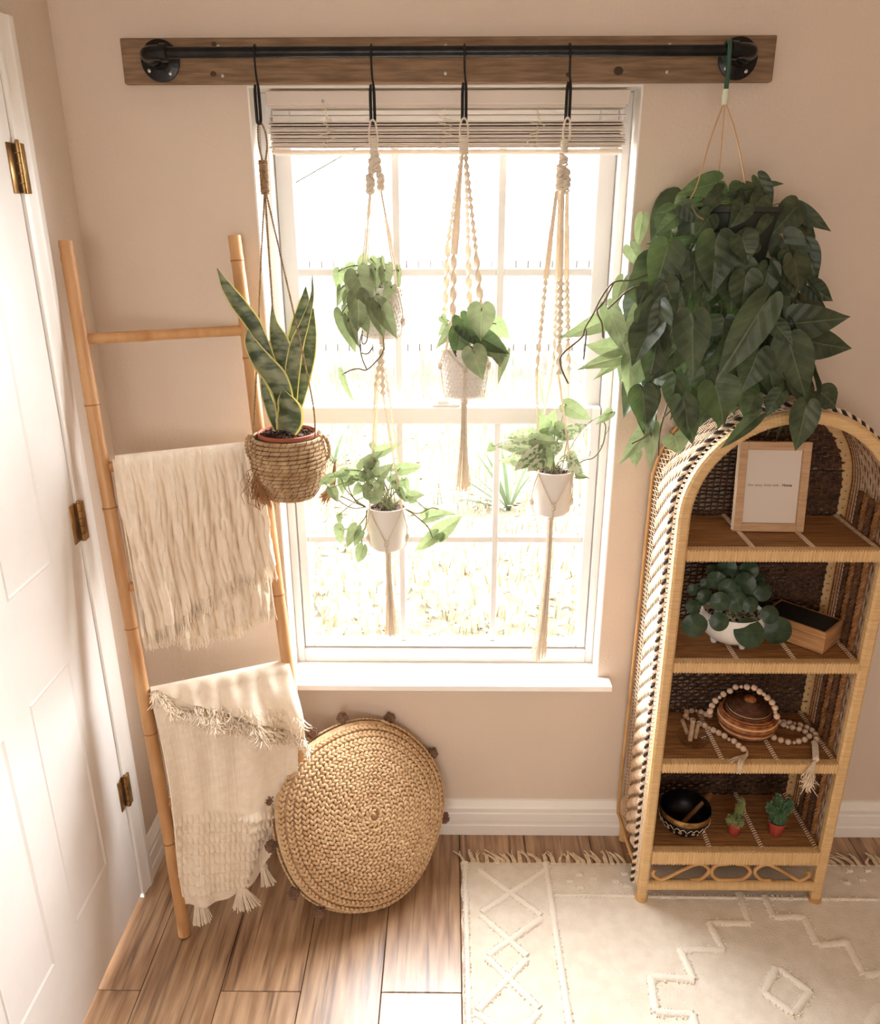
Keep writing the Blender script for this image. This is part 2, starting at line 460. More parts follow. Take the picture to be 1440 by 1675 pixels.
def wood_floor():
    m = mat('vinyl_wood_plank', C(134, 97, 67), C(190, 155, 120), rough=0.33, ns=5.0, st=(9, 1.0, 1), detail=8, contrast=(0.3, 0.68), vary=0.07, spec=0.8)
    nt = m.node_tree
    b = nt.nodes['Principled BSDF']
    src = b.inputs['Base Color'].links[0].from_socket
    tc = nt.nodes.new('ShaderNodeTexCoord')
    mp = nt.nodes.new('ShaderNodeMapping'); mp.inputs['Scale'].default_value = (30, 1.3, 1)
    oi = nt.nodes.new('ShaderNodeObjectInfo')
    mu = nt.nodes.new('ShaderNodeVectorMath'); mu.operation = 'SCALE'; mu.inputs[0].default_value = (91, 47, 13)
    ad = nt.nodes.new('ShaderNodeVectorMath'); ad.operation = 'ADD'
    nt.links.new(oi.outputs['Random'], mu.inputs['Scale'])
    nt.links.new(tc.outputs['Object'], mp.inputs[0]); nt.links.new(mp.outputs[0], ad.inputs[0]); nt.links.new(mu.outputs[0], ad.inputs[1])
    no = nt.nodes.new('ShaderNodeTexNoise'); no.inputs['Scale'].default_value = 2.4; no.inputs['Detail'].default_value = 6; no.inputs['Distortion'].default_value = 0.6
    nt.links.new(ad.outputs[0], no.inputs['Vector'])
    cr = nt.nodes.new('ShaderNodeValToRGB')
    cr.color_ramp.elements[0].position, cr.color_ramp.elements[1].position = 0.52, 0.72
    cr.color_ramp.elements[0].color, cr.color_ramp.elements[1].color = (0, 0, 0, 1), (1, 1, 1, 1)
    nt.links.new(no.outputs['Fac'], cr.inputs['Fac'])
    mx = nt.nodes.new('ShaderNodeMix'); mx.data_type = 'RGBA'
    nt.links.new(cr.outputs['Color'], mx.inputs[0]); nt.links.new(src, mx.inputs[6]); mx.inputs[7].default_value = C(92, 63, 43)
    nt.links.new(mx.outputs[2], b.inputs['Base Color'])
    bp = nt.nodes.new('ShaderNodeBump'); bp.inputs['Strength'].default_value = 0.12; bp.inputs['Distance'].default_value = 0.002
    nt.links.new(no.outputs['Fac'], bp.inputs['Height']); nt.links.new(bp.outputs[0], b.inputs['Normal'])
    return m
M_FLOOR = wood_floor()
M_SUB = mat('floor_joint_dark', C(70, 52, 40), rough=0.9)

def glass(name, tint=(1, 1, 1, 1), blend=0.06):
    m = bpy.data.materials.new(name)
    m.use_nodes = True
    nt = m.node_tree
    nt.nodes.remove(nt.nodes['Principled BSDF'])
    t = nt.nodes.new('ShaderNodeBsdfTransparent'); t.inputs[0].default_value = tint
    g = nt.nodes.new('ShaderNodeBsdfGlossy'); g.inputs['Roughness'].default_value = 0.02
    lw = nt.nodes.new('ShaderNodeLayerWeight'); lw.inputs[0].default_value = 0.5
    pw = nt.nodes.new('ShaderNodeMath'); pw.operation = 'POWER'; pw.inputs[1].default_value = 4.0
    mr = nt.nodes.new('ShaderNodeMapRange'); mr.inputs['To Min'].default_value = 0.03; mr.inputs['To Max'].default_value = blend*10
    nt.links.new(lw.outputs['Facing'], pw.inputs[0]); nt.links.new(pw.outputs[0], mr.inputs['Value'])
    mx = nt.nodes.new('ShaderNodeMixShader')
    nt.links.new(mr.outputs[0], mx.inputs[0]); nt.links.new(t.outputs[0], mx.inputs[1]); nt.links.new(g.outputs[0], mx.inputs[2])
    nt.links.new(mx.outputs[0], nt.nodes['Material Output'].inputs['Surface'])
    return m
M_GLASS = glass('window_glass')
M_DISH = glass('dish_glass', (0.93, 0.92, 0.9, 1))

# ================================================================ the room
XL, XR, YF, ZC = -0.854, 2.3, -4.1, 2.55
WX0, WX1, WZ0, WZ1 = -0.443, 0.421, 0.530, 2.035      # window opening
fl = MB().box(XL-.12, XR+.1, YF-.1, .2, -.06, -.012)
floor = obj('floor', fl, M_SUB, kind='structure', smooth=False)
xs = [XL-.02]+[0.034+0.196*k for k in range(-4, 12)]
for i in range(len(xs)-1):
    y0 = -0.545 if i % 2 == 0 else -1.145
    ends = [0.0]+[y0-1.2*k for k in range(4) if y0-1.2*k > YF]+[YF]
    if i % 2: ends = [0.0, 0.055-.6+1.2-1.2]+ends[1:] if False else ends
    for a, b in zip(ends[:-1], ends[1:]):
        obj('plank', MB().box(xs[i]+.0009, xs[i+1]-.0009, b+.0009, a-.0009, -.012, 0), M_FLOOR, floor, bevel=.0012, smooth=False)
obj('ceiling', MB().box(XL-.12, XR+.1, YF-.1, .2, ZC, ZC+.1), M_CEIL, kind='structure', smooth=False)
wb = MB()
wb.box(XL-.12, WX0, 0, .16, 0, ZC).box(WX1, XR+.1, 0, .16, 0, ZC).box(WX0, WX1, 0, .16, WZ1, ZC).box(WX0, WX1, 0, .16, 0, WZ0)
obj('wall_back', wb, M_WALL, kind='structure', smooth=False)
DY0, DY1, DZ = -0.262, -1.04, 2.062                    # door opening in the left wall
wl = MB().box(XL-.14, XL, DY0, 0, 0, ZC).box(XL-.14, XL, YF, DY1, 0, ZC).box(XL-.14, XL, DY1, DY0, DZ, ZC)
obj('wall_left', wl, M_WALL, kind='structure', smooth=False)
obj('wall_right', MB().box(XR, XR+.1, YF, 0, 0, ZC), M_WALL, kind='structure', smooth=False)
obj('wall_front', MB().box(XL-.12, XR+.1, YF-.1, YF, 0, ZC), M_WALL, kind='structure', smooth=False)
# baseboards, a stepped moulding
BP = [(0, 0), (.016, 0), (.016, .034), (.013, .037), (.013, .046), (.0155, .05), (.0155, .078), (.012, .082), (.0145, .088), (.0145, .098), (.009, .108), (.006, .122), (0, .124)]
obj('baseboard_back', MB().prism(BP, (XL, 0, 0), (XR, 0, 0), (0, -1, 0), (0, 0, 1)), M_WHITE, kind='structure', smooth=25)
obj('baseboard_left', MB().prism(BP, (XL, -.197, 0), (XL, 0, 0), (1, 0, 0), (0, 0, 1)), M_WHITE, kind='structure', smooth=25)

# ---------------------------------------------------------------- door
door = thing('door_1', (XL, DY0, 0), 'white panelled door with antique brass hinges in the left wall', 'door', kind='structure')
DXF = -.849
lf = MB().box(-.892, -.872, DY1+.003, DY0-.003, .012, DZ-.004)
PY = [(-.408, -.588), (-.690, -.870)]
PZ = [(.258, .842), (1.075, 1.652), (1.765, 1.935)]
ys = [DY0-.003, PY[0][0], PY[0][1], PY[1][0], PY[1][1], DY1+.003]
for a, b in ((0, 1), (2, 3), (4, 5)):
    lf.box(-.872, DXF, ys[b], ys[a], .012, DZ-.004)
for a, b in PY:
    for z0, z1 in ((.012, PZ[0][0]), (PZ[0][1], PZ[1][0]), (PZ[1][1], PZ[2][0]), (PZ[2][1], DZ-.004)):
        lf.box(-.872, DXF, b, a, z0, z1)
obj('door_leaf', lf, M_DOOR, door, smooth=False)
for a, b in PY:
    for z0, z1 in PZ:
        P = MB()
        def ringp(i, x): return [(x, a-i, z0+i), (x, b+i, z0+i), (x, b+i, z1-i), (x, a-i, z1-i)]
        P.loft([ringp(0, -.8495), ringp(.004, -.847), ringp(.010, -.8495), ringp(.018, -.861), ringp(.024, -.869), ringp(.040, -.869), ringp(.066, -.854), ringp(.07, -.854)], cap=True)
        obj('door_panel', P, M_DOOR, door, smooth=False)
for zc in (.36, 1.115, 1.858):
    h = MB().box(-.8495, -.8465, -.290, DY0-.0005, zc-.046, zc+.046).box(-.8465+.004, -.8395+.004, DY0+.0005, DY0+.019, zc-.046, zc+.046)
    ho = obj('hinge', h, M_BRASS, door, bevel=.001)
    kn = MB()
    for k in range(5):
        kn.tube([(-.840, DY0, zc-.045+.0184*k), (-.840, DY0, zc-.045+.0184*k+.0172)], .0062, 10)
    kn.ball((-.840, DY0, zc+.048), .0045, 8, 6)
    obj('hinge_pin', kn, M_BRASS, ho)
# door casing with its stepped profile
CP = [(0, 0), (0, .012), (.006, .014), (.012, .010), (.02, .013), (.034, .0145), (.042, .018), (.056, .0185), (.064, .016), (.066, .0)]
def casing(name, p0, p1, out):
    obj(name, MB().prism(CP, p0, p1, out, (1, 0, 0)), M_WHITE, kind='structure', smooth=20)
casing('trim_1', (XL, DY0, 0), (XL, DY0, DZ+.066), (0, 1, 0))
casing('trim_2', (XL, DY1, 0), (XL, DY1, DZ+.066), (0, -1, 0))
casing('trim_3', (XL, DY1, DZ), (XL, DY0, DZ), (0, 0, 1))
obj('trim_4', MB().box(XL-.13, XL+.0002, DY0-.0028, DY0, 0, DZ).box(XL-.13, XL+.0002, DY1, DY1+.0028, 0, DZ).box(XL-.13, XL+.0002, DY1+.0028, DY0-.0028, DZ-.0035, DZ), M_WHITE, kind='structure', smooth=False)

# ---------------------------------------------------------------- window
win = thing('window_1', (-.011, .1, WZ0), 'white window with grids between two panes and a deep sill', 'window', kind='structure')
# returns of the opening, window light put in as white instead of beige
t = MB().box(WX0, WX0+.004, -.001, .155, WZ0, WZ1).box(WX1-.004, WX1, -.001, .155, WZ0, WZ1).box(WX0+.004, WX1-.004, -.001, .155, WZ1-.004, WZ1)
obj('lit_jamb_return', t, M_WHITE, win, smooth=False)
sl = MB().box(WX0, WX1, -.002, .155, WZ0, .549).box(-.480, .4535, -.0505, -.002, WZ0, .549)
obj('sill', sl, M_SILL, win, bevel=.0025, smooth=False)
fr = MB()
x0, x1, z0, z1 = WX0+.004, WX1-.004, .549, WZ1-.004
def frame_boxes(mb, xa, xb, za, zb, wx, wzb, wzt, ya, yb):
    mb.box(xa, xa+wx, ya, yb, za, zb).box(xb-wx, xb, ya, yb, za, zb)
    mb.box(xa+wx, xb-wx, ya, yb, za, za+wzb).box(xa+wx, xb-wx, ya, yb, zb-wzt, zb)
frame_boxes(fr, x0, x1, z0, z1, .022, .044, .03, .072, .150)
obj('frame', fr, M_VINYL, win, bevel=.003, smooth=False)
# lower sash (inner) and upper sash (outer)
ls = MB(); frame_boxes(ls, x0+.0235, x1-.0235, .5945, 1.303, .026, .019, .046, .079, .107)
lo = obj('lower_sash', ls, M_VINYL, win, bevel=.003, smooth=False)
us = MB(); frame_boxes(us, x0+.0225, x1-.0225, 1.262, z1-.031, .043, .03, .05, .111, .140)
uo = obj('upper_sash', us, M_VINYL, win, bevel=.003, smooth=False)
gx0, gx1 = -.3895, .3675
obj('pane', MB().box(gx0-.003, gx1+.003, .095, .097, .611, 1.26), M_GLASS, lo, smooth=False)
obj('pane', MB().box(-.376, .354, .124, .126, 1.288, 1.954), M_GLASS, uo, smooth=False)
for (a, b) in ((-.139, -.121), (.118, .136)):
    obj('glazing_bar', MB().box(a, b, .084, .0945, .6135, 1.257), M_VINYL, lo, bevel=.002, smooth=False)
    obj('glazing_bar', MB().box(a-.001, b+.001, .114, .1235, 1.292, 1.951), M_VINYL, uo, bevel=.002, smooth=False)
for (a, b) in ((gx0, -.139), (-.121, .118), (.136, gx1)):
    obj('glazing_bar', MB().box(a, b, .0845, .0942, .921, .939), M_VINYL, lo, bevel=.002, smooth=False)
    obj('glazing_bar', MB().box(a+.012 if a < -.3 else a+.001, b-.012 if b > .3 else b-.001, .1145, .1232, 1.626, 1.645), M_VINYL, uo, bevel=.002, smooth=False)
lk = MB().box(-.045, .03, .082, .104, 1.303, 1.309).box(-.03, .0, .084, .098, 1.309, 1.319).box(-.005, .028, .083, .09, 1.311, 1.316)
obj('latch', lk, M_VINYL, lo, bevel=.002)

# ---------------------------------------------------------------- raised blind
bl = thing('window_blind', (-.011, .04, 1.90), 'white slatted blind drawn up in the top of the window', 'blind')
bx0, bx1 = -.402, .392
obj('headrail', MB().box(bx0, bx1, .018, .062, 1.992, 2.028), M_BLIND, bl, bevel=.003, smooth=False)
obj('valance', MB().box(bx0-.004, bx1+.004, .008, .0165, 1.998, 2.026), M_BLIND, bl, bevel=.002, smooth=False)
def slat(zc, tilt, dx=0, y=.040):
    c, s = math.cos(tilt), math.sin(tilt)
    R = []
    for k in range(7):
        u = -0.025+.05*k/6
        hh = .0018*(1-(u/.025)**2)
        R.append((u, hh))
    top = [(y+u*c-hh*s, zc+u*s+hh*c) for u, hh in R]
    bot = [(y+u*c-(hh-.0026)*s, zc+u*s+(hh-.0026)*c) for u, hh in R][::-1]
    pr = top+bot
    mb = MB().loft([[(X, yy, zz) for yy, zz in pr] for X in (bx0+dx, bx1+dx)])
    obj('slat', mb, M_BLIND, bl, smooth=30)
slat(1.9795, .10)
zs = 1.966
for k in range(14):
    slat(zs, random.uniform(-.05, .13), random.uniform(-.006, .004), .04+random.uniform(-.003, .003))
    zs -= .0036+random.choice([0, 0, .0006, .0016])
obj('bottom_rail', MB().box(bx0, bx1-.003, .016, .064, 1.8985, 1.9085), M_BLIND, bl, bevel=.003, smooth=False)
for X in (-.275, -.01, .195):
    mb = MB()
    for k in range(9):
        z = 1.988-.0085*k
        mb.tube(smooth([(X+random.uniform(-.003, .003), .0125, z), (X+random.uniform(-.02, .02), .008, z-.004), (X+random.uniform(-.02, .02), .010, z-.008), (X, .0125, z-.011)], 4), .0009, 4)
    mb.tube([(X, .014, 1.995), (X, .0125, 1.904)], .0008, 4)
    obj('ladder_cord', mb, M_COTTON, bl)
obj('valance_clip', MB().ball((at(528, 166, Y=.006)), (.003, .002, .004), 8, 6), M_SCREW, bl)

# ================================================================ outdoors
GZ = -.18
lawn = obj('lawn', MB().box(-9, 9, .3, 22, GZ-.1, GZ), M_LAWN, kind='structure', smooth=False)
bl_ = MB()
for i in range(5200):
    y = 1.2+rng.random()**1.5*8.2
    x = (rng.random()*2-1)*(0.9+.33*y)
    hgt = rng.uniform(.05, .13) if y < 3.4 else rng.uniform(.1, .3)
    a, l = rng.random()*2*PI, rng.uniform(.2, .9)*hgt
    d = np.array([math.cos(a), math.sin(a), 0])
    n = np.array([-d[1], d[0], 0])*rng.uniform(.003, .006)
    b0 = np.array([x, y, GZ])
    p1, p2 = b0+d*l*.4+[0, 0, hgt*.7], b0+d*l+[0, 0, hgt]
    bl_.add([b0-n, b0+n, p1+n*.8, p1-n*.8, p2], [(0, 1, 2, 3), (3, 2, 4)])
obj('dry_grass', bl_, M_BLADE, kind='stuff', smooth=False, label='dry straw coloured grass on the ground outside the window', cat='grass')
lt = MB()
for i in range(3600):
    y = 1.2+rng.random()**1.4*5.5
    x = (rng.random()*2-1)*(0.9+.33*y)
    s = rng.uniform(.012, .04)
    a = rng.random()*2*PI
    u = np.array([math.cos(a), math.sin(a), rng.uniform(-.5, .5)])*s
    v = np.array([-math.sin(a), math.cos(a), rng.uniform(-.5, .5)])*s*.55
    c = np.array([x, y, GZ+rng.uniform(.008, .07)])
    lt.add([c-u, c-v, c+u, c+v+[0, 0, s*.2]], [(0, 1, 2, 3)])
obj('leaf_litter', lt, M_LITTER, kind='stuff', smooth=False, label='pale fallen leaves scattered over the grass outside the window', cat='leaves')
fence = thing('board_fence', (0, 8.2, GZ), 'pale wooden board fence standing beyond the grass outside', 'fence')
X = -3.6
while X < 3.6:
    wd = .135
    h1 = 1.78+random.uniform(-.03, .02)
    P = [(X, GZ), (X+wd, GZ), (X+wd, GZ+h1-.04), (X+wd-.03, GZ+h1), (X+.03, GZ+h1), (X, GZ+h1-.04)]
    yj = random.uniform(0, .008)
    obj('fence_board', MB().loft([[(a, yy+yj, b) for a, b in P] for yy in (8.2, 8.22)]), M_FENCE, fence, smooth=False)
    X += wd+.012
for z in (.3, 1.3):
    obj('fence_rail', MB().box(-3.6, 3.6, 8.235, 8.275, GZ+z, GZ+z+.09), M_FENCE, fence, smooth=False)
hs = thing('neighbour_house', (1.0, 14, GZ), 'white gabled house with a louvred vent beyond the fence', 'house')
obj('wall', MB().loft([[(-6.2, y, GZ), (8.4, y, GZ), (8.4, y, .48), (1.1, y, 4.2), (-6.2, y, .48)] for y in (13.6, 16)]), M_SIDING, hs, smooth=False)
obj('roof', MB().loft([[(-6.7, y, .25), (1.1, y, 4.25), (8.9, y, .25), (8.9, y, .42), (1.1, y, 4.42), (-6.7, y, .42)] for y in (13.62, 16.2)]), M_SHING, hs, smooth=False)
vx0, vx1 = at(780, 300, Y=13.58)[0], at(868, 300, Y=13.58)[0]
vz0, vz1 = at(800, 356, Y=13.58)[2], at(800, 310, Y=13.58)[2]
v = MB(); frame_boxes(v, vx0-.05, vx1+.05, vz0-.05, vz1+.05, .05, .05, .05, 13.55, 13.61)
vo = obj('vent', v, M_SIDING, hs, smooth=False)
for k in range(9):
    z = vz0+(vz1-vz0)*(k+.5)/9
    obj('louvre', MB().obox(((vx0+vx1)/2, 13.575, z), ((vx1-vx0)/2, 0, 0), (0, .02, .018), (0, -.002, .004)), M_SHING, vo, smooth=False)
# spiky plants outside, their blades piled in arching sprays
def spray(name, base, n, L, lab, spread=1.0, wd=.02, lean=(0, 0)):
    t_ = thing(name, base, lab, 'plant')
    for k in range(n):
        a = 2*PI*k/n+random.uniform(-.3, .3)
        l = L*random.uniform(.7, 1.1)
        up = random.uniform(.45, 1.0)
        d = np.array([math.cos(a)+lean[0], math.sin(a)*.7+lean[1], 0])*spread
        q = [np.asarray(base)+d*l*s*(.55+.3*(1-up))+np.array([0, 0, l*up*(s-.42*s*s*(1.5-up))]) for s in (0, .25, .5, .75, 1)]
        q = smooth(q, 2)
        n_ = nz(np.cross(d+1e-6, [0, 0, 1]))
        wv = wd*np.sin(np.linspace(.25, 1, len(q))*PI)**.6+.0008
        Pg = [[p-n_*w_, p+np.array([0, 0, -.15*w_]), p+n_*w_] for p, w_ in zip(q, wv)]
        obj('leaf', MB().grid(Pg), M_FROND, t_)
spray('spiky_shrub', (.85, 4.6, GZ), 26, 1.25, 'tall spiky shrub nearest the right half of the window', .8, .014)
spray('spiky_shrub', (1.5, 5.6, GZ), 24, 1.45, 'tall spiky shrub behind the right edge of the window', .8, .016)
spray('arching_palm', (.42, 3.3, GZ), 26, .8, 'low arching palm outside, behind the tassel of the middle hanger', 1.2, .012, (-.5, 0))
spray('arching_palm', (-.95, 4.4, GZ), 18, .55, 'low arching palm outside, behind the left panes', 1.0, .012)

# ================================================================ board and pipe rail above the window
rail = thing('pipe_plant_rail', (-.005, -.02, 2.08), 'black iron pipe rail on a brown stained board above the window', 'plant rail')
PXR, PYR, PZR = .604, -.128, 2.0785
bd = MB()
prof = [(-.7035, 2.0365), (-.7025, 2.1240), (.6905, 2.1243), (.6915, 2.0365)]
bd.loft([[(x, y, z) for x, z in prof] for y in (0, -.0195)])
obj('board', bd, M_BOARD, rail, bevel=.002, smooth=False)
for fx in (-.6195, .6115):
    fl_ = MB()
    R = [(.0, 0), (.039, 0), (.0415, .0025), (.041, .005), (.026, .0085), (.0195, .012), (.0185, .021), (.0165, .024), (.0165, .032), (0, .032)]
    a = np.linspace(0, 2*PI, 40, endpoint=False)
    fl_.loft([[(fx+max(r, .0005)*math.cos(t), -.0195-z, PZR+.002+max(r, .0005)*math.sin(t)) for t in a] for r, z in R])
    fo = obj('flange', fl_, M_PIPE, rail)
    for k in range(4):
        t = math.radians(38+90*k)
        s = MB().ball((fx+.0315*math.cos(t), -.0265, PZR+.002+.0315*math.sin(t)), (.0042, .0018, .0042), 10, 6)
        obj('screw', s, M_SCREW, fo)
    nip = MB().tube([(fx, -.045, PZR+.002), (fx, -.080, PZR+.001)], .0115, 20)
    for k in range(4): nip.tube([(fx, -.046-.003*k, PZR+.002), (fx, -.0475-.003*k, PZR+.002)], .0122, 20)
    obj('nipple', nip, M_PIPE, rail)
    sg = 1 if fx < 0 else -1
    el = MB()
    q = smooth([(fx, -.078, PZR+.001), (fx, -.10, PZR), (fx+sg*.008, -.120, PZR), (fx+sg*.028, PYR, PZR), (fx+sg*.048, PYR, PZR)], 6)
    el.tube(q, .0142, 20)
    el.tube([(fx, -.076, PZR+.001), (fx, -.088, PZR+.001)], .0172, 20).tube([(fx+sg*.036, PYR, PZR), (fx+sg*.049, PYR, PZR)], .0172, 20)
    obj('elbow', el, M_PIPE, rail)
obj('pipe', MB().tube([(-.575, PYR, PZR), (.567, PYR, PZR)], .0108, 20), M_PIPE, rail)
for px, py in ((357, 76), (364, 124), (729, 75), (729, 120), (1096, 73), (1092, 118)):
    p = at(px, py, Y=-.0205)
    obj('screw', MB().ball(p, (.0038, .0012, .0038), 10, 6), M_SCREW, rail)
for px, py, s in ((350, 72, .006), (349, 121, .007), (1012, 116, .011), (930, 122, .006)):
    p = at(px, py, Y=-.0193)
    obj('knot', MB().ball(p, (s, .0012, s*.8), 12, 6), mat('knot_wood', C(62, 44, 30), rough=.8) if s > .010 else bpy.data.materials.get('knot_wood2') or mat('knot_wood2', C(74, 54, 38), rough=.8), rail)

# ---------------------------------------------------------------- S hooks
HOOKS = []
def s_hook(px, zlow, label, y=-.1395):
    X = at(px, 86, Y=PYR)[0]
    r = .0135
    p = [(X, PYR+r*math.cos(t), PZR+r*math.sin(t)) for t in np.linspace(-.5, PI*.98, 14)]
    yb = PYR-r
    zt = zlow+.066
    p += [(X, yb, PZR-.02), (X+.001, yb, zt+.02), (X+.0035, yb, zt), (X+.004, yb, zlow+.02)]
    p += [(X+.0002+.0038*math.cos(t), yb-.002, zlow+.006+.006*math.sin(t)) for t in np.linspace(0, -PI, 9)]
    p += [(X-.0035, yb-.003, zlow+.02), (X-.0035, yb-.003, zt-.012), (X-.002, yb-.003, zt+.006)]
    q = resample(smooth(p, 4), .003)
    rr = np.where((q[:, 2] < zt+.004), .0031, .0021)
    rr = np.convolve(np.pad(rr, 2, 'edge'), np.ones(5)/5, 'valid')
    obj('hook', MB().tube(q, rr, 8), M_PIPE, loc=(X, yb, zlow), label=label, cat='hook', group='hooks on the pipe rail')
    return np.array([X, yb-.001, zlow])
HK = {}
for k, px, py, lab in (('a', 418, 203, 'black S-shaped hook holding the jute hanger of the snake plant basket'),
                       ('b', 608, 203, 'black S-shaped hook holding the two-tier macrame hanger'),
                       ('c', 760, 200, 'black S-shaped hook holding the macrame hanger with spiral knots'),
                       ('d', 932, 199, 'black S-shaped hook holding the macrame hanger nearest the hanging philodendron')):
    HK[k] = s_hook(px, at(px, py, Y=-.142)[2], lab)

# ---------------------------------------------------------------- leaf blades
def leaf_mesh(name, w=.8, cup=.10, droop=.22, heart=1.0, wave=.02, m=None, twist=0.0):
    """a blade round its petiole point: rays to an outline that is heart-shaped (heart 1) or egg-shaped (heart 0)"""
    deg = [0, 5, 12, 22, 36, 55, 75, 95, 115, 135, 150, 162, 172, 180]
    hr = [1.0, .88, .775, .675, .585, .51, .465, .435, .405, .37, .335, .28, .17, .05]
    eg = [1.0, .9, .80, .68, .55, .43, .35, .29, .24, .20, .17, .14, .10, .06]
    rr = [h_*heart+e_*(1-heart) for h_, e_ in zip(hr, eg)]
    th = np.radians(deg)
    ang = np.concatenate([th, -th[-2:0:-1]])
    rad = np.concatenate([rr, rr[-2:0:-1]])
    xm = max(abs(rad*np.sin(ang)))
    us = (.02, .22, .45, .68, .86, 1.0)
    P = []
    for u in us:
        ring = []
        for a, r in zip(ang, rad):
            x, y = u*r*math.sin(a)*w/(2*xm), u*r*math.cos(a)
            s = abs(x)/(w/2)
            z = -droop*max(0, y)**2+cup*w*s**1.4+wave*math.sin(8*y+2.5*(1 if x > 0 else -1))*s - .02*math.exp(-(x/.03)**2)
            q = twist*y
            ring.append((x*math.cos(q)-z*math.sin(q), y, z*math.cos(q)+x*math.sin(q)))
        P.append(ring)
    mb = MB().loft(P, False, False)
    n_ = len(ang)
    mb.f.append(tuple(range(n_))); mb.m.append(0)
    me = _mesh(name, mb, m, (0, 0, 0), 80, 0)
    me['w'] = w
    return me
def variants(m, n=3, **k):
    out = []
    for i in range(n):
        kk = dict(k)
        kk['cup'] = k.get('cup', .1)*(.5+.6*i)
        kk['droop'] = k.get('droop', .22)*(.5+.55*i)
        kk['twist'] = (-.25, .0, .3)[i % 3]
        kk['wave'] = (.012, .02, .03)[i % 3]
        out.append(leaf_mesh('leaf', m=m, **kk))
    return out
LV = {'phil': variants(L_PHIL, 3, w=.80, droop=.18), 'pale': variants(L_PHILL, 3, w=.80, droop=.18),
      'mid': variants(L_MID, 3, w=.86, droop=.2), 'poth': variants(L_POTH, 3, w=.72, droop=.25, heart=.55),
      'var': variants(L_VAR, 3, w=.74, droop=.25, heart=.45)}
def put_leaf(parent, kind, B, T, W, roll=0.0, pitch=0.0, name='leaf', nrm=None):
    B, T = np.asarray(B, float), np.asarray(T, float)
    y = T-B
    L = np.linalg.norm(y)
    y = y/L
    v = nz(CAM-(B+T)/2) if nrm is None else np.asarray(nrm, float)
    z = nz(v-y*np.dot(v, y))
    x = np.cross(y, z)
    z, x = z*math.cos(roll)+x*math.sin(roll), np.cross(y, z*math.cos(roll)+x*math.sin(roll))
    me = random.choice(LV[kind])
    sx = W/me['w']
    sz = (sx+L)/2
    M = Matrix(((x[0]*sx, y[0]*L, z[0]*sz, B[0]), (x[1]*sx, y[1]*L, z[1]*sz, B[1]), (x[2]*sx, y[2]*L, z[2]*sz, B[2]), (0, 0, 0, 1)))
    return inst(name, me, M, parent)
def px_leaves(parent, rows, zoom, ox, oy, kind, Y, root=None, stems=None, sr=.0012, jitter=.012):
    """rows: base x, base y, tip x, tip y, width [, depth offset [, kind]] read off an enlarged crop"""
    for r in rows:
        bx, by, tx, ty, wd = r[:5]
        dy = r[5] if len(r) > 5 else random.uniform(-jitter, jitter)
        kd = r[6] if len(r) > 6 and r[6] else kind
        B = at(ox+bx/zoom, oy+by/zoom, Y=Y+dy)
        T = at(ox+tx/zoom, oy+ty/zoom, Y=Y+dy-random.uniform(.004, .022))
        roll = random.uniform(-.42, .42)
        W = 1.12*wd/zoom*mm(B)/max(.75, math.cos(roll))
        put_leaf(parent, kd, B, T, W, roll)
        if stems is not None and root is not None:
            rt = np.asarray(root)+np.array([random.uniform(-.022, .022), random.uniform(-.02, .02), 0])
            md = (rt+B)/2+np.array([0, -.004, .25*abs(B[0]-rt[0])+.01])
            stems.tube(smooth([rt, md, B-(T-B)*.04, B+(T-B)*.03], 4), sr, 5)

# ---------------------------------------------------------------- pots
def pot(parent, x, y, zr, zb, R, Rb, m=None, dimple=False, lip=.002):
    hgt = zr-zb
    prof = [(.001, 0), (Rb-.004, 0), (Rb, .004)]
    nseg = 8 if not dimple else 22
    for k in range(1, nseg):
        t = k/nseg
        prof.append((Rb+(R-Rb)*t**.8, hgt*t))
    prof += [(R, hgt-.004), (R+lip*.4, hgt-.001), (R-.0012, hgt), (R-.004, hgt-.002), (R-.006, hgt-.012), (R-.010, hgt-.016), (.001, hgt-.016)]
    mb = MB().lathe(prof, (x, y, zb), 40)
    o = obj('pot', mb, m or M_POTW, parent)
    if dimple:
        rows = 11
        d = MB()
        for r in range(rows):
            t = (r+.8)/(rows+.6)
            rad = Rb+(R-Rb)*t**.8
            n = 30
            for k in range(n):
                a = 2*PI*(k+.5*(r % 2))/n
                c = np.array([x+rad*math.cos(a), y+rad*math.sin(a), zb+hgt*t])
                e = np.array([math.cos(a), math.sin(a), 0]); tg = np.array([-math.sin(a), math.cos(a), 0])
                s = hgt/rows*.5
                d.add([c+tg*s, c+np.array([0, 0, s]), c-tg*s, c-np.array([0, 0, s]), c+e*.0022], [(0, 1, 4), (1, 2, 4), (2, 3, 4), (3, 0, 4)])
        obj('dimple', d, m or M_POTW, o, kind='stuff', smooth=False)
    n = 22
    P = [[(x+(R-.007)*r_*math.cos(a), y+(R-.007)*r_*math.sin(a), zr-.013+random.uniform(-.002, .003)+.004*(1-r_)) for a in np.linspace(0, 2*PI, n)] for r_ in (0.01, .35, .7, 1.0)]
    sb = MB().grid(P)
    for k in range(46):
        a, r_ = random.random()*2*PI, (R-.010)*math.sqrt(random.random())
        sb.ball((x+r_*math.cos(a), y+r_*math.sin(a), zr-.011+random.uniform(0, .003)), random.uniform(.0015, .0032), 6, 4, jit=.3)
    obj('soil', sb, M_SOIL, parent)
    return o

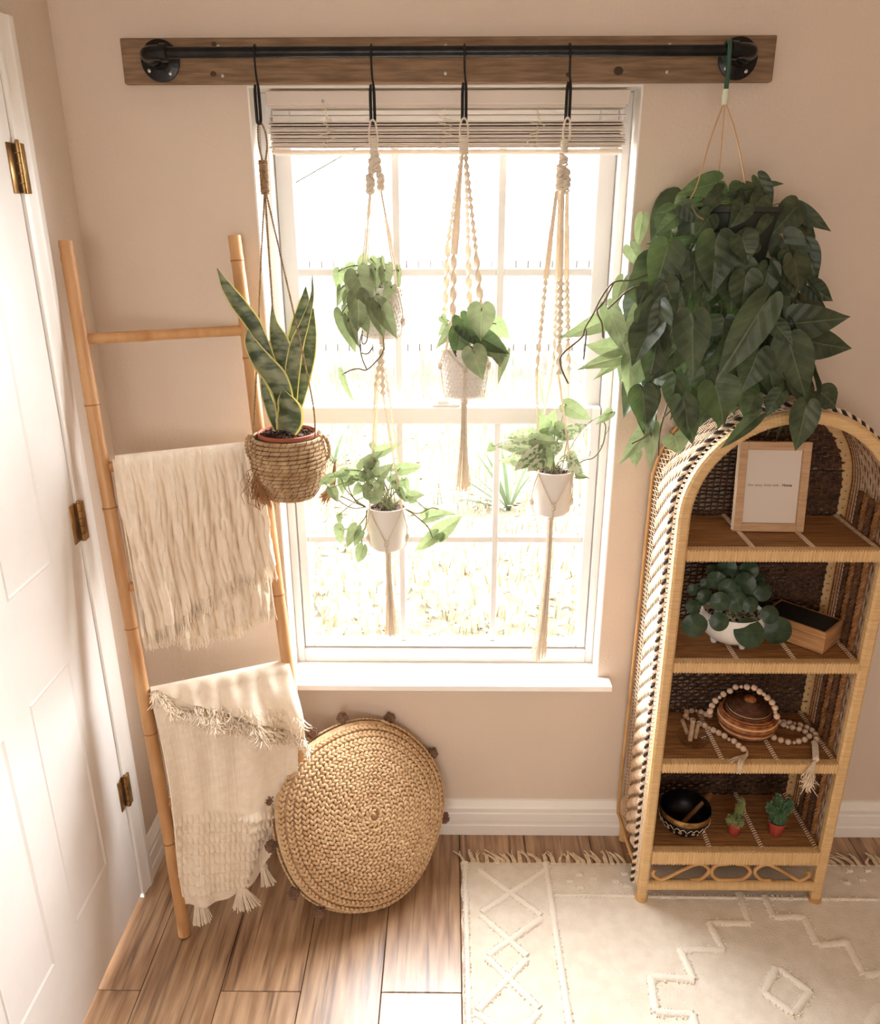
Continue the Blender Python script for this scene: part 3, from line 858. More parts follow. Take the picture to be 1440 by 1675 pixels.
# ---------------------------------------------------------------- macrame
def sinnet(mb, p0, p1, w, pitch, flat=.42, beads=.0, n=8):
    p0, p1 = np.asarray(p0, float), np.asarray(p1, float)
    L = np.linalg.norm(p1-p0)
    q = np.linspace(0, 1, max(6, int(L/pitch*8)))
    pts = p0+(p1-p0)*q[:, None]
    s = q*L
    rr = w*(1-beads*.5+beads*.5*np.cos(2*PI*s/pitch))*(1+.10*np.sin(2*PI*s/.0045))
    t, N, B = frames(pts)
    a = np.linspace(0, 2*PI, n, endpoint=False)
    tw = PI*s/pitch
    R = []
    for i in range(len(pts)):
        x, y = np.cos(a), np.sin(a)*flat
        c, sn = math.cos(tw[i]), math.sin(tw[i])
        X_, Y_ = x*c-y*sn, x*sn+y*c
        R.append(pts[i]+(N[i][None]*X_[:, None]+B[i][None]*Y_[:, None])*rr[i])
    mb.loft(R)
    # the two working cords that wind round it
    for ph in (0, PI):
        e = pts+(N*np.cos(tw+ph)[:, None]+B*np.sin(tw+ph)[:, None])*(rr*.92)[:, None]
        mb.tube(e, .0011, 5)
def tassel(mb, top, L, r0, r1, n=40, sway=0.0, cr=.0011):
    top = np.asarray(top, float)
    for k in range(n):
        a, f = random.random()*2*PI, math.sqrt(random.random())
        l = L*random.uniform(.94, 1.02)
        d = np.array([math.cos(a), math.sin(a), 0])*f
        q = smooth([top+d*r0, top+d*r0*1.05-[0, 0, l*.3], top+d*(r0+(r1-r0)*.35)-[-sway*.4, 0, l*.65], top+d*r1-[-sway, 0, l]], 4)
        mb.tube(q, cr, 4)
def knot_lump(mb, c, r, h, n=5):
    c = np.asarray(c, float)
    for k in range(n):
        z = (k-(n-1)/2)/n*h
        a = k*1.3
        q = [c+np.array([r*math.cos(t), r*.8*math.sin(t), z+.0025*math.sin(t+a)*2]) for t in np.linspace(0, 2*PI, 14, endpoint=False)]
        mb.tube(q, h/n*.72, 6, closed=True)
    mb.ball(c, (r, r*.8, h*.5), 10, 8)
def hang_loop(par, hk, z_wrap, mat_=None, wd=.010, y2=0):
    """the loop over the hook and its wrapped neck"""
    X, Y, Z = hk
    lp = MB()
    for s in (-.0030, 0, .0030):
        q = smooth([(X-wd*.45, Y+s, z_wrap), (X-wd*.6, Y+s, z_wrap+.4*(Z-z_wrap)), (X-wd*.42, Y+s, Z), (X, Y+s*1.2, Z+.0075), (X+wd*.42, Y+s, Z), (X+wd*.6, Y+s, z_wrap+.4*(Z-z_wrap)), (X+wd*.45, Y+s, z_wrap)], 5)
        lp.tube(q, .0021, 6)
    obj('loop', lp, mat_ or M_COTTON, par)
def wrap(par, X, Y, z0, z1, r, m=None, pitch=.0032, name='wrapped_neck'):
    mb = MB()
    n = int((z0-z1)/pitch)
    mb.tube([(X, Y, z0), (X, Y, z1)], r*.8, 12)
    for k in range(n):
        z = z0-(k+.5)*(z0-z1)/n
        mb.tube([(X+r*math.cos(t)*(1+.05*math.sin(k*2.1)), Y+r*math.sin(t), z+.0006*math.sin(t)) for t in np.linspace(0, 2*PI, 14, endpoint=False)], pitch*.55, 5, closed=True)
    obj(name, mb, m or M_COTTON, par)
def cradle(par, arms, x, y, zr, zb, R, Rb, a0=PI/4, znode=.30, tz=None, n_tas=44, tr=(.008, .018), sway=0.0, tl=.2, m=None):
    """arms: 4 upper points; cords run to the rim, split, meet in nodes half way down and gather below the pot"""
    hgt = zr-zb
    cd = MB()
    rim = [np.array([x+(R+.003)*math.cos(a0+k*PI/2), y+(R+.003)*math.sin(a0+k*PI/2), zr+.002]) for k in range(4)]
    zn = zb+hgt*znode
    rn = Rb+(R-Rb)*znode**.8+.003
    node = [np.array([x+rn*math.cos(a0+PI/4+k*PI/2), y+rn*math.sin(a0+PI/4+k*PI/2), zn]) for k in range(4)]
    bot = np.array([x, y, zb-.006])
    def skin(p, q):
        out = []
        for t in np.linspace(0, 1, 7):
            v = p+(q-p)*t
            zt = min(1, max(0, (v[2]-zb)/hgt))
            rad = Rb+(R-Rb)*zt**.8+.0028
            d = v[:2]-np.array([x, y]); d = d/np.linalg.norm(d)*rad
            out.append((x+d[0], y+d[1], v[2]))
        return out
    for k in range(4):
        for s in (-.0018, .0018):
            off = np.array([-math.sin(a0+k*PI/2), math.cos(a0+k*PI/2), 0])*s
            cd.tube([np.asarray(arms[k])+off, rim[k]+off], .00135, 5)
        for nd in (node[k], node[(k-1) % 4]):
            for s in (0, .0026):
                cd.tube([np.asarray(p)-np.array([0, 0, s]) for p in skin(rim[k], nd)], .00135, 5)
    obj('cord', cd, m or M_COTTON, par)
    nb = MB()
    for k in range(4):
        knot_lump(nb, node[k], .0042, .009, 3)
        for s in (-.0022, .0022):
            e = np.array([-(node[k]-bot)[1], (node[k]-bot)[0], 0]); e = nz(e)*s
            edge = np.array([x, y, zb])+(node[k]-np.array([x, y, zn]))/rn*(Rb+.002)
            nb.tube(smooth([node[k]+e, edge+e+[0, 0, .004], edge*.7+np.array([x, y, zb])*.3+e*.6-[0, 0, .003], bot], 4), .0014, 5)
    obj('knot', nb, m or M_COTTON, par)
    gz = zb-.018
    wrap(par, x, y, zb-.004, gz, tr[0]*.85, m, name='gather')
    tb = MB()
    tassel(tb, (x, y, gz+.002), gz-tz if tz is not None else tl, tr[0]*.8, tr[1], n_tas, sway)
    obj('tassel', tb, m or M_COTTON, par)
YH = -.142

# hanger C: four spiral cords, one pot
def pxp(px, py, dy=0): return at(px, py, Y=YH+dy)
HC = thing('macrame_hanger', HK['c'], 'cream macrame hanger with four beaded spiral cords around a dimpled pot', 'plant hanger')
cx = pxp(760, 600)[0]
pc = dict(x=cx, y=YH, zr=at(761, 571, Y=YH-.04)[2], zb=at(759, 652, Y=YH-.03)[2])
pc['R'], pc['Rb'] = 40*mm(pxp(761, 571)), 31*mm(pxp(759, 652))
hang_loop(HC, HK['c'], pxp(760, 226)[2], wd=.015)
zw0, zw1 = pxp(760, 224)[2], pxp(760, 252)[2]
wrap(HC, HK['c'][0], YH, zw0, zw1, .0085)
arms_top = [(743, 416, -.02), (733, 398, .04), (766, 398, .035), (779, 414, -.018)]
arms_bot = [(741, 518, -.045), (728, 508, .045), (768, 505, .045), (788, 508, -.045)]
ends = []
for k, ((ax, ay, ad), (bx_, by_, bd_)) in enumerate(zip(arms_top, arms_bot)):
    s = MB()
    p0, p1, p2 = np.array([HK['c'][0]+(-.003, -.004, .004, .004)[k], YH+(-.004, .004, .004, -.004)[k], zw1]), pxp(ax, ay, ad), pxp(bx_, by_, bd_)
    sinnet(s, p0, p1, .0068 if k == 0 else .0044, .30 if k == 0 else .016, flat=.5, beads=.0)
    sinnet(s, p1, p2, .0095, .033, flat=.36, beads=.35)
    obj('spiral_cord', s, M_COTTON, HC)
    ends.append(p2)
order = [ends[2], ends[1], ends[0], ends[3]]
cradle(HC, order, pc['x'], YH, pc['zr'], pc['zb'], pc['R'], pc['Rb'], a0=PI/4, znode=.62, tz=pxp(759, 802)[2], tr=(.0085, .020))
PC = thing('potted_philodendron', (pc['x'], YH, pc['zb']), 'heartleaf plant in a dimpled white pot in the spiral macrame hanger', 'potted plant')
pot(PC, pc['x'], YH, pc['zr'], pc['zb'], pc['R'], pc['Rb'], dimple=True)
st = MB()
px_leaves(PC, [(797, 352, 793, 492, 118, -.075), (668, 436, 585, 528, 48, -.02), (700, 450, 690, 582, 95, -.05, 'phil'), (710, 400, 775, 520, 90, -.055, 'phil'),
               (762, 545, 800, 672, 104, -.085), (800, 478, 925, 548, 84, -.06, 'phil'), (860, 415, 925, 485, 72, .03, 'pale'), (840, 520, 905, 580, 66, -.04, 'phil'),
               (905, 558, 868, 690, 38, -.05), (862, 522, 888, 606, 72, -.055), (618, 385, 645, 415, 36, .0, 'pale'), (750, 440, 840, 500, 80, -.02, 'phil'),
               (690, 410, 760, 400, 60, .0, 'pale'), (640, 420, 600, 470, 36, .01)],
          2.769, 500, 380, 'mid', YH, root=(pc['x'], YH, pc['zr']-.012), stems=st)
obj('stems', st, M_STEM, PC)

# hanger D: square knots then plain cords, one pot
HD = thing('macrame_hanger', HK['d'], 'cream macrame hanger with long plain cords and square knots, nearest the bushy philodendron', 'plant hanger')
hang_loop(HD, HK['d'], pxp(926, 229)[2], wd=.012)
wrap(HD, HK['d'][0]-.003, YH, pxp(926, 228)[2], pxp(926, 250)[2], .0068)
kn = MB()
for (a, b, r, h) in ((922, 262, .008, .018), (917, 282, .007, .02), (925, 284, .008, .022), (916, 300, .007, .02), (924, 304, .0085, .022), (928, 296, .006, .018)):
    knot_lump(kn, pxp(a, b, random.uniform(-.006, .006)), r, h, 5)
obj('knot', kn, M_COTTON, HD)
pd = dict(x=pxp(903, 800)[0], zr=at(904, 774, Y=YH-.04)[2], zb=at(900, 845, Y=YH-.03)[2])
pd['R'], pd['Rb'] = 35.5*mm(pxp(904, 774)), 27*mm(pxp(901, 845))
ends = []
tops = [(911, 312, -.01), (916, 312, .014), (928, 312, .012), (921, 312, -.012)]
mids = [(893, 456, -.035), (912, 458, .045), (927, 458, .035), (917, 457, -.045)]
bots = [(878, 608, -.048), (905, 600, .048), (930, 606, .045), (914, 612, -.055)]
for k in range(4):
    p0, p1, p2 = pxp(*tops[k]), pxp(*mids[k]), pxp(*bots[k])
    s = MB()
    for j in range(5):
        o = np.array([.0022*(j-2), random.uniform(-.002, .002), 0])
        s.tube([p0+o*.6, p1+o], .00125, 5)
    obj('plain_cord', s, M_COTTON, HD)
    s = MB()
    w_ = (.0042, .0042, .006, .0075)[k]
    mid2 = p1+(p2-p1)*.66
    sinnet(s, p1, mid2, w_, .016, flat=.55)
    sinnet(s, mid2, p2, w_*1.25, .028, flat=.4, beads=.4)
    obj('knotted_cord', s, M_COTTON, HD)
    ends.append(p2)
order = [ends[2], ends[1], ends[0], ends[3]]
cradle(HD, order, pd['x'], YH, pd['zr'], pd['zb'], pd['R'], pd['Rb'], a0=PI/4, znode=.26, tz=pxp(888, 1078)[2], tr=(.0085, .021), sway=-.012)
PD = thing('potted_pothos', (pd['x'], YH, pd['zb']), 'variegated pothos in a smooth white pot in the hanger nearest the window\'s right edge', 'potted plant')
pot(PD, pd['x'], YH, pd['zr'], pd['zb'], pd['R'], pd['Rb'])
st = MB()
px_leaves(PD, [(215, 335, 80, 350, 62, -.03), (236, 400, 45, 395, 84, -.05), (245, 450, 60, 478, 92, -.06), (262, 462, 195, 520, 62, -.07), (250, 420, 120, 520, 70, -.075),
               (280, 310, 245, 215, 62, .0, 'poth'), (310, 275, 330, 215, 50, .02, 'poth'), (232, 362, 348, 380, 66, -.06, 'mid'), (345, 385, 330, 445, 42, -.05),
               (272, 420, 322, 505, 62, -.06, 'poth'), (330, 300, 380, 345, 72, -.02, 'poth'), (400, 322, 488, 288, 52, .0), (385, 195, 512, 262, 78, .02, 'poth'),
               (608, 228, 545, 278, 46, .01, 'poth'), (400, 440, 445, 468, 52, -.04), (412, 480, 466, 535, 66, -.06), (440, 545, 500, 548, 28, -.03, 'poth'),
               (270, 340, 330, 310, 60, -.01, 'poth'), (360, 330, 420, 360, 60, -.03), (300, 400, 260, 440, 60, -.04, 'poth'), (20, 395, -5, 420, 40, -.04, 'poth')],
          3.046, 800, 600, 'var', YH, root=(pd['x'], YH, pd['zr']-.012), stems=st)
st.tube(smooth([pxp(938, 768), pxp(953, 754), pxp(972, 748), pxp(986, 728), pxp(991, 700), pxp(988, 690)], 5), .0016, 6)
for a, b in ((960, 752), (978, 742), (990, 712)):
    st.tube(smooth([pxp(a, b), pxp(a+5, b-8), pxp(a+6, b-14)], 4), .0009, 5)
obj('stems', st, M_STEM, PD)

# hanger B: two tiers
HB = thing('macrame_hanger', HK['b'], 'cream two-tier macrame hanger carrying one pot above another', 'plant hanger')
hang_loop(HB, HK['b'], pxp(611, 238)[2], wd=.014)
wrap(HB, HK['b'][0]+.001, YH, pxp(611, 222)[2], pxp(611, 250)[2], .0072)
kn = MB()
for (a, b, r, h) in ((613, 256, .0075, .02), (609, 272, .006, .02), (617, 266, .006, .022), (606, 302, .0062, .03), (623, 296, .005, .03), (607, 285, .004, .02), (620, 280, .004, .02)):
    knot_lump(kn, pxp(a, b, random.uniform(-.004, .004)), r, h, 5)
obj('knot', kn, M_COTTON, HB)
pb = dict(x=pxp(624, 500)[0], zr=at(624, 470, Y=YH-.03)[2], zb=at(624, 552, Y=YH-.02)[2])
pb['R'], pb['Rb'] = 37*mm(pxp(624, 470)), 29*mm(pxp(624, 552))
tops = [(623, 312, .006), (607, 314, .006), (605, 316, -.008), (624, 312, -.008)]
order = [pxp(*t) for t in tops]
# upper cradle: the cords run straight to the rim of the upper pot
a0 = PI/4
cd = MB()
rims = []
for k in range(4):
    rp = np.array([pb['x']+(pb['R']+.004)*math.cos(a0+k*PI/2), YH+(pb['R']+.004)*math.sin(a0+k*PI/2), pb['zr']+.004])
    rims.append(rp)
    for j in (-1, 1):
        o = np.array([.0025*j, 0, 0])
        cd.tube([order[k]+o*.3, rp+o], .00125, 5)
obj('plain_cord', cd, M_COTTON, HB)
cradle(HB, [r+np.array([0, 0, .004]) for r in rims], pb['x'], YH, pb['zr'], pb['zb'], pb['R'], pb['Rb'], znode=.3, tz=pb['zb']-.026, tr=(.0065, .0065), n_tas=10)
zl = pxp(624, 570)[2]
xb = pxp(624, 570)[0]
pl = dict(x=pxp(634, 850)[0], zr=at(634, 834, Y=YH-.04)[2], zb=at(635, 902, Y=YH-.03)[2])
pl['R'], pl['Rb'] = 34.5*mm(pxp(634, 834)), 27*mm(pxp(635, 902))
ends = []
for k, (a, b, d) in enumerate(((637, 648, .012), (618, 640, .014), (614, 634, -.012), (627, 645, -.014))):
    s = MB()
    p2 = pxp(a, b, d)
    sinnet(s, (xb+.001*(k-1.5), YH+.004*(1 if k < 2 else -1), zl), p2, .0066 if k == 3 else .0045, .018, flat=.55)
    obj('knotted_cord', s, M_COTTON, HB)
    ends.append(p2)
cradle(HB, ends, pl['x'], YH, pl['zr'], pl['zb'], pl['R'], pl['Rb'], znode=.24, tz=pxp(637, 1041)[2], tr=(.0085, .020), sway=.004)
# upper plant
PB = thing('potted_philodendron', (pb['x'], YH, pb['zb']), 'trailing heartleaf plant in the upper pot of the two-tier hanger', 'potted plant')
pot(PB, pb['x'], YH, pb['zr'], pb['zb'], pb['R'], pb['Rb'], dimple=True)
st = MB()
px_leaves(PB, [(430, 310, 460, 192, 92, .0, 'poth'), (215, 380, 192, 555, 112, -.02, 'poth'), (330, 395, 250, 480, 90, -.03), (395, 425, 515, 728, 262, -.075),
               (565, 362, 588, 585, 118, -.06), (655, 375, 680, 570, 128, -.065), (715, 540, 628, 705, 104, -.085), (390, 645, 420, 1004, 212, -.085),
               (245, 800, 392, 1164, 186, -.06, 'poth'), (305, 860, 402, 1135, 92, -.075), (560, 720, 655, 1045, 170, -.085), (610, 730, 785, 1050, 170, -.09),
               (790, 378, 797, 606, 52, .0), (690, 320, 735, 400, 72, .02), (225, 560, 205, 742, 86, -.03), (285, 600, 255, 730, 70, -.05), (350, 330, 250, 350, 80, .03, 'poth'),
               (520, 260, 600, 330, 80, .03, 'poth'), (440, 860, 500, 980, 110, -.07), (620, 260, 650, 340, 60, .04), (330, 470, 290, 600, 110, -.06), (480, 330, 420, 400, 90, .0, 'poth')],
          5.983, 520, 380, 'mid', YH, root=(pb['x'], YH, pb['zr']-.012), stems=st)
Z6 = lambda a, b, d=-.06: at(520+a/5.983, 380+b/5.983, Y=YH+d)
for v in ([(440, 960), (415, 1060), (418, 1150), (440, 1250), (482, 1345)], [(640, 1020), (645, 1100), (640, 1160), (600, 1230), (482, 1345), (400, 1335), (320, 1350), (240, 1392)],
          [(490, 980), (480, 1060), (450, 1095), (430, 1060), (440, 1000)], [(540, 1120), (500, 1180), (460, 1190), (430, 1180)]):
    st.tube(smooth([Z6(*p) for p in v], 5), .0013, 5)
put_leaf(PB, 'poth', Z6(240, 1385), Z6(330, 1690), 78/5.983*mm(Z6(240, 1385)), .7)
obj('stems', st, M_STEMB, PB)
# lower plant
PL = thing('potted_pothos', (pl['x'], YH, pl['zb']), 'golden pothos spilling from the lower pot of the two-tier hanger', 'potted plant')
pot(PL, pl['x'], YH, pl['zr'], pl['zb'], pl['R'], pl['Rb'])
st = MB()
px_leaves(PL, [(985, 780, 1190, 688, 96, .03), (935, 700, 970, 785, 62, .0), (868, 910, 1010, 760, 128, -.03, 'mid'), (1000, 990, 1112, 880, 112, -.05, 'mid'), (850, 1000, 995, 955, 92, -.04),
               (880, 960, 950, 1090, 92, -.05), (1185, 930, 1388, 902, 108, -.01), (1110, 922, 1195, 918, 52, .01), (930, 1185, 1052, 1138, 116, -.06, 'mid'), (880, 1150, 912, 1212, 62, -.055),
               (1150, 1048, 1212, 1165, 84, -.03), (1228, 1025, 1265, 1135, 66, -.01), (1255, 1180, 1398, 1150, 96, -.02), (790, 985, 590, 965, 110, -.03), (700, 940, 580, 1010, 70, -.05),
               (660, 1010, 685, 1165, 84, -.03), (570, 1000, 450, 1065, 84, -.04), (560, 1105, 632, 1220, 92, -.05), (760, 1020, 690, 1090, 60, -.04), (900, 820, 960, 900, 90, -.02), (960, 860, 900, 960, 96, -.04, 'mid'), (1010, 1060, 960, 1180, 90, -.05, 'mid'), (1100, 1000, 1180, 1060, 80, -.02), (830, 1080, 760, 1170, 80, -.04), (1180, 1120, 1240, 1210, 70, -.04), (900, 1080, 850, 1180, 80, -.06, 'mid'),
               (640, 1340, 640, 1440, 50, -.02), (940, 930, 880, 1000, 90, -.02), (1330, 1200, 1270, 1240, 40, -.02), (1420, 1290, 1440, 1370, 40, -.03)],
          5.54, 440, 600, 'poth', YH, root=(pl['x'], YH, pl['zr']-.012), stems=st)
px_leaves(PL, [(640, 1455, 640, 1625, 90, -.05), (790, 1460, 690, 1635, 110, -.06), (830, 1500, 770, 1630, 80, -.065), (850, 1635, 800, 1800, 100, -.06)],
          5.54, 440, 600, 'poth', YH)
px_leaves(PL, [(548, 1292, 672, 1262, 54, -.03), (595, 1368, 698, 1290, 76, -.035), (588, 1372, 492, 1448, 54, -.05), (616, 1368, 618, 1412, 30, -.04)], 2.769, 500, 380, 'poth', YH)
Z3 = lambda a, b, d=-.05: at(440+a/5.54, 600+b/5.54, Y=YH+d)
for v in ([(880, 1270), (760, 1280), (640, 1215), (560, 1110), (500, 1050)], [(880, 1270), (800, 1230), (740, 1140), (720, 1080)], [(880, 1270), (780, 1200), (690, 1100), (660, 1020)],
          [(890, 1300), (870, 1370), (780, 1460), (640, 1470)], [(885, 1300), (880, 1440), (840, 1520), (850, 1640)], [(1240, 1290), (1330, 1350), (1440, 1450), (1480, 1540)], [(1240, 1290), (1350, 1330), (1470, 1280), (1540, 1290)],
          [(1480, 1540), (1500, 1560), (1540, 1540)], [(880, 1270), (800, 1240), (650, 1170)]):
    st.tube(smooth([Z3(*p) for p in v], 5), .0015, 5)
obj('stems', st, M_STEM, PL)

# ---------------------------------------------------------------- hanger A: jute rope, seagrass basket, snake plant
YA = -.142
ap = lambda px, py, dy=0: at(px, py, Y=YA+dy)
HA = thing('rope_hanger', HK['a'], 'thin jute rope hanger with a coiled knot holding the seagrass basket', 'plant hanger')
lp = MB().rope(smooth([ap(430, 266), ap(424, 240), ap(422, 216), HK['a']+[-.001, 0, .002], HK['a']+[.004, 0, .003], ap(434, 216), ap(437, 240), ap(434, 266)], 6), .0022, .010, mats=[0, 0])
obj('loop', lp, M_JUTE, HA)
wrap(HA, ap(432, 290)[0], YA, ap(432, 262)[2], ap(434, 318)[2], .0078, M_JUTE, .0042, 'coiled_knot')
bx_c = ap(474, 760)[0]
rimz = at(472, 716, Y=YA-.055)[2]
RB = 60*mm(ap(474, 760))
ct = [ap(433, 316), ap(434, 318), ap(436, 318)]
lhand = np.array([bx_c-RB*.93, YA-.01, ap(420, 720)[2]])
rhand = np.array([bx_c+RB*.80, YA-.03, ap(528, 712)[2]])
for a, b in ((ct[0], [ap(427, 430), ap(422, 560, .01), ap(416, 680, -.01), lhand]), (ct[1], [ap(446, 500), ap(452, 600, .04), np.array([bx_c-.01, YA+RB*.7, rimz+.01])]),
             (ct[2], [ap(462, 430, -.02), ap(487, 540, -.05), ap(512, 660, -.05), rhand])):
    obj('cord', MB().rope(smooth([a]+b, 6), .0021, .011), M_JUTE, HA)
bs = thing('seagrass_basket', (bx_c, YA, ap(474, 812)[2]), 'round coiled seagrass basket hanging left of the window', 'basket')
zb_, zt_ = ap(474, 806)[2], at(472, 722, Y=YA-.06)[2]
def basket_r(t): return RB*(.58+1.02*math.sin(PI*(.12+.70*t))**.9-.60)/.42*1.0 if False else RB*(.60+.40*math.sin(PI*(.02+.72*t))**.8)
rows = 15
body, gap = MB(), MB()
gap.lathe([(.001, .002)]+[(basket_r(t)-(.0045 if t > .05 else .016), (zt_-zb_)*t) for t in np.linspace(0, 1, 12)]+[(basket_r(1)-.008, zt_-zb_), (basket_r(.05)-.014, .01), (.001, .008)], (bx_c, YA, zb_), 36)
for k in range(rows):
    t = (k+.5)/rows
    r_ = basket_r(t)
    q = [(bx_c+(r_+random.uniform(-.0006, .0006))*math.cos(a), YA+r_*math.sin(a), zb_+(zt_-zb_)*t+.0007*math.sin(3*a+k)) for a in np.linspace(0, 2*PI, 48, endpoint=False)]
    body.tube(q, (zt_-zb_)/rows*.50, 7, closed=True)
    for j in range(26):   # the strand wrapped round each coil
        a = 2*PI*(j+random.random()*.5)/26
        z = zb_+(zt_-zb_)*t
        h_ = (zt_-zb_)/rows*.56
        e = np.array([math.cos(a), math.sin(a), 0]); g = np.array([-math.sin(a), math.cos(a), 0])
        c0 = np.array([bx_c, YA, z])+e*r_
        gap.tube([c0+e*h_*.25-[0, 0, h_]-g*.004, c0+e*h_*1.02, c0+e*h_*.25+[0, 0, h_]+g*.004], .0007, 4)
for k in range(8):
    r_ = basket_r(0)*(.985-.11*k)
    body.tube([(bx_c+r_*math.cos(a), YA+r_*math.sin(a), zb_-.001*(k+1)) for a in np.linspace(0, 2*PI, 30, endpoint=False)], .0055, 6, closed=True)
obj('coil_wall', body, M_SEAG, bs)
obj('binding', gap, M_SEAGD, bs)
for s in (-1, 1):
    hd = MB()
    c0 = np.array([bx_c+s*RB*.97, YA-.004, zt_-.03])
    hd.rope(smooth([c0+[-s*.012, -.012, .030], c0+[s*.004, -.01, .028], c0+[s*.012, -.006, .006], c0+[s*.010, 0, -.02], c0+[0, .004, -.034]], 5), .005, .018)
    obj('handle', hd, M_SEAG, bs)
fu = MB()
for k in range(230):
    a = rng.normal(0, 1, 3)*.008
    p0 = ap(424, 782, -.045)+a*[1.0, 1, 1.3]
    p1 = ap(437+rng.uniform(-20, 10), 812+rng.uniform(-14, 12), -.05)+a*1.2
    fu.tube([p0, (p0+p1)/2+a*.6, p1], .0008, 3)
obj('fibre_tassel', fu, M_FUR, HA)
fu = MB()
for k in range(60):
    a = rng.normal(0, 1, 3)*.0022
    fu.tube(smooth([ap(548, 760)+a*.5, ap(547, 775)+a, ap(545, 795)+a*1.4, ap(533+rng.uniform(-8, 3), 815+rng.uniform(-3, 8))+a*2], 3), .0008, 3)
fu.tube(smooth([rhand+[.008, 0, -.015], ap(536, 735), ap(546, 752), ap(548, 762)], 4), .0009, 4)
obj('fibre_tassel', fu, M_FUR, HA)
SN = thing('snake_plant', (bx_c, YA, zb_+.012), 'snake plant with yellow-edged upright leaves in the seagrass basket', 'potted plant')
rp = basket_r(1)-.0105
mb = MB().lathe([(.001, 0), (rp*.62, 0), (rp*.9, .03), (rp, zt_-zb_-.02), (rp+.0005, zt_-zb_-.005), (rp-.003, zt_-zb_-.004), (rp-.006, zt_-zb_-.016), (.001, zt_-zb_-.016)], (bx_c, YA, zb_+.012), 36)
obj('inner_pot', mb, M_TERRA, SN)
sb = MB()
for k in range(260):
    a, r_ = random.random()*2*PI, (rp-.008)*math.sqrt(random.random())
    sb.ball((bx_c+r_*math.cos(a), YA+r_*math.sin(a), zt_+.000+random.uniform(-.003, .008)*(1.2-r_/rp)), random.uniform(.002, .0045), 6, 4, jit=.35)
sb.lathe([(rp-.006, -.006), (rp*.5, 0), (.001, .003)], (bx_c, YA, zt_), 24, cap=False)
obj('soil', sb, M_SOIL, SN)
def strap(rows, dy, cup=.25, tw=0.0):
    q, hw = [], []
    for x, y, h_ in rows:
        p = at(340+x/5.582, 420+y/5.582, Y=YA+dy)
        q.append(p); hw.append(h_/5.582*mm(p))
    n = 6
    qs = smooth(q, n)
    hs_ = np.interp(np.arange(len(qs)), np.arange(len(hw))*n, hw)
    t, _, _ = frames(qs)
    R, side = [], (-1, -.84, -.45, 0, .45, .84, 1)
    Pg = []
    for i, p in enumerate(qs):
        v = nz(CAM-p)
        x = nz(np.cross(t[i], v)); z = np.cross(x, t[i])
        a = tw*i/len(qs)
        xx = x*math.cos(a)+z*math.sin(a); zz = z*math.cos(a)-x*math.sin(a)
        Pg.append([p+xx*s*hs_[i]/max(.6, math.cos(a))+zz*(cup*abs(s)**1.6*hs_[i]) for s in side])
    Pg = np.array(Pg)
    mb = MB()
    back = Pg.copy()
    for i in range(len(qs)):
        back[i, 1:-1] -= nz(CAM-qs[i])*.0022
    a, b = Pg.shape[:2]
    for G in (Pg, back):
        base = mb.n
        mb.v.append(G.reshape(-1, 3)); mb.n += a*b
        for i in range(a-1):
            for j in range(b-1):
                mb.f.append((base+i*b+j, base+(i+1)*b+j, base+(i+1)*b+j+1, base+i*b+j+1))
                mb.m.append(1 if j in (0, b-2) else 0)
    obj('leaf', mb, [M_SNAKE, M_SNAKEE], SN, smooth=80)
strap([(85, 105, 3), (170, 270, 50), (280, 430, 74), (400, 590, 74), (470, 720, 64), (560, 950, 60), (640, 1200, 58), (700, 1570, 60)], -.02)
strap([(365, 672, 10), (395, 790, 62), (490, 950, 96), (620, 1110, 108), (690, 1290, 92), (710, 1570, 70)], -.03, .3)
strap([(690, 1210, 6), (705, 1290, 72), (745, 1400, 120), (745, 1500, 124), (720, 1590, 92)], -.045, .5)
strap([(588, 420, 2), (600, 600, 36), (645, 750, 88), (685, 900, 96), (690, 1100, 80), (700, 1560, 56)], .0)
strap([(955, 165, 2), (950, 380, 18), (880, 620, 44), (815, 800, 66), (780, 1000, 72), (765, 1200, 64), (745, 1570, 56)], -.012)
strap([(895, 272, 3), (882, 420, 52), (830, 620, 72), (800, 800, 80), (800, 1100, 60), (760, 1570, 40)], .03)
strap([(955, 470, 14), (945, 700, 52), (920, 900, 66), (870, 1150, 60), (820, 1350, 50), (770, 1570, 40)], .022)
strap([(500, 700, 8), (560, 850, 40), (605, 1000, 42), (650, 1200, 42), (690, 1570, 40)], .02)
strap([(488, 1085, 8), (530, 1250, 44), (590, 1430, 50), (650, 1580, 44)], .01)

# ================================================================ the bushy philodendron at the end of the rail
YE = -.150
E0 = at(1196, 360, Y=YE)
PE = thing('hanging_philodendron', (E0[0], YE, at(1200, 470, Y=YE)[2]), 'large bushy dark green philodendron hanging from the right end of the pipe rail', 'hanging plant')
X_ = at(1190, 80, Y=PYR)[0]
rl = .0165
hk = [(X_, PYR+rl*math.cos(t), PZR+rl*math.sin(t)) for t in np.linspace(-1.0, PI*1.0, 16)]+[(X_+.001, PYR-rl, PZR-.03), (X_+.001, PYR-rl-.002, at(1191, 150, Y=YE)[2])]
obj('hook', MB().tube(smooth(hk, 3), .0048, 10), M_GREENP, PE)
tp = np.array([X_+.001, PYR-rl-.002, at(1191, 146, Y=YE)[2]])
mb = MB().lathe([(.0005, 0), (.0062, .0005), (.0066, -.012), (.0058, -.024), (.0064, -.028), (.0005, -.029)][::-1], tp, 14)
mb.tube([tp+[-.004, -.003, -.026], tp+[.0, -.0045, -.028], tp+[.005, -.003, -.026]], .0012, 5)
obj('tape', mb, M_PALEP, PE)
RE = .098
zrE = at(1196, 335, Y=YE)[2]
xE = E0[0]
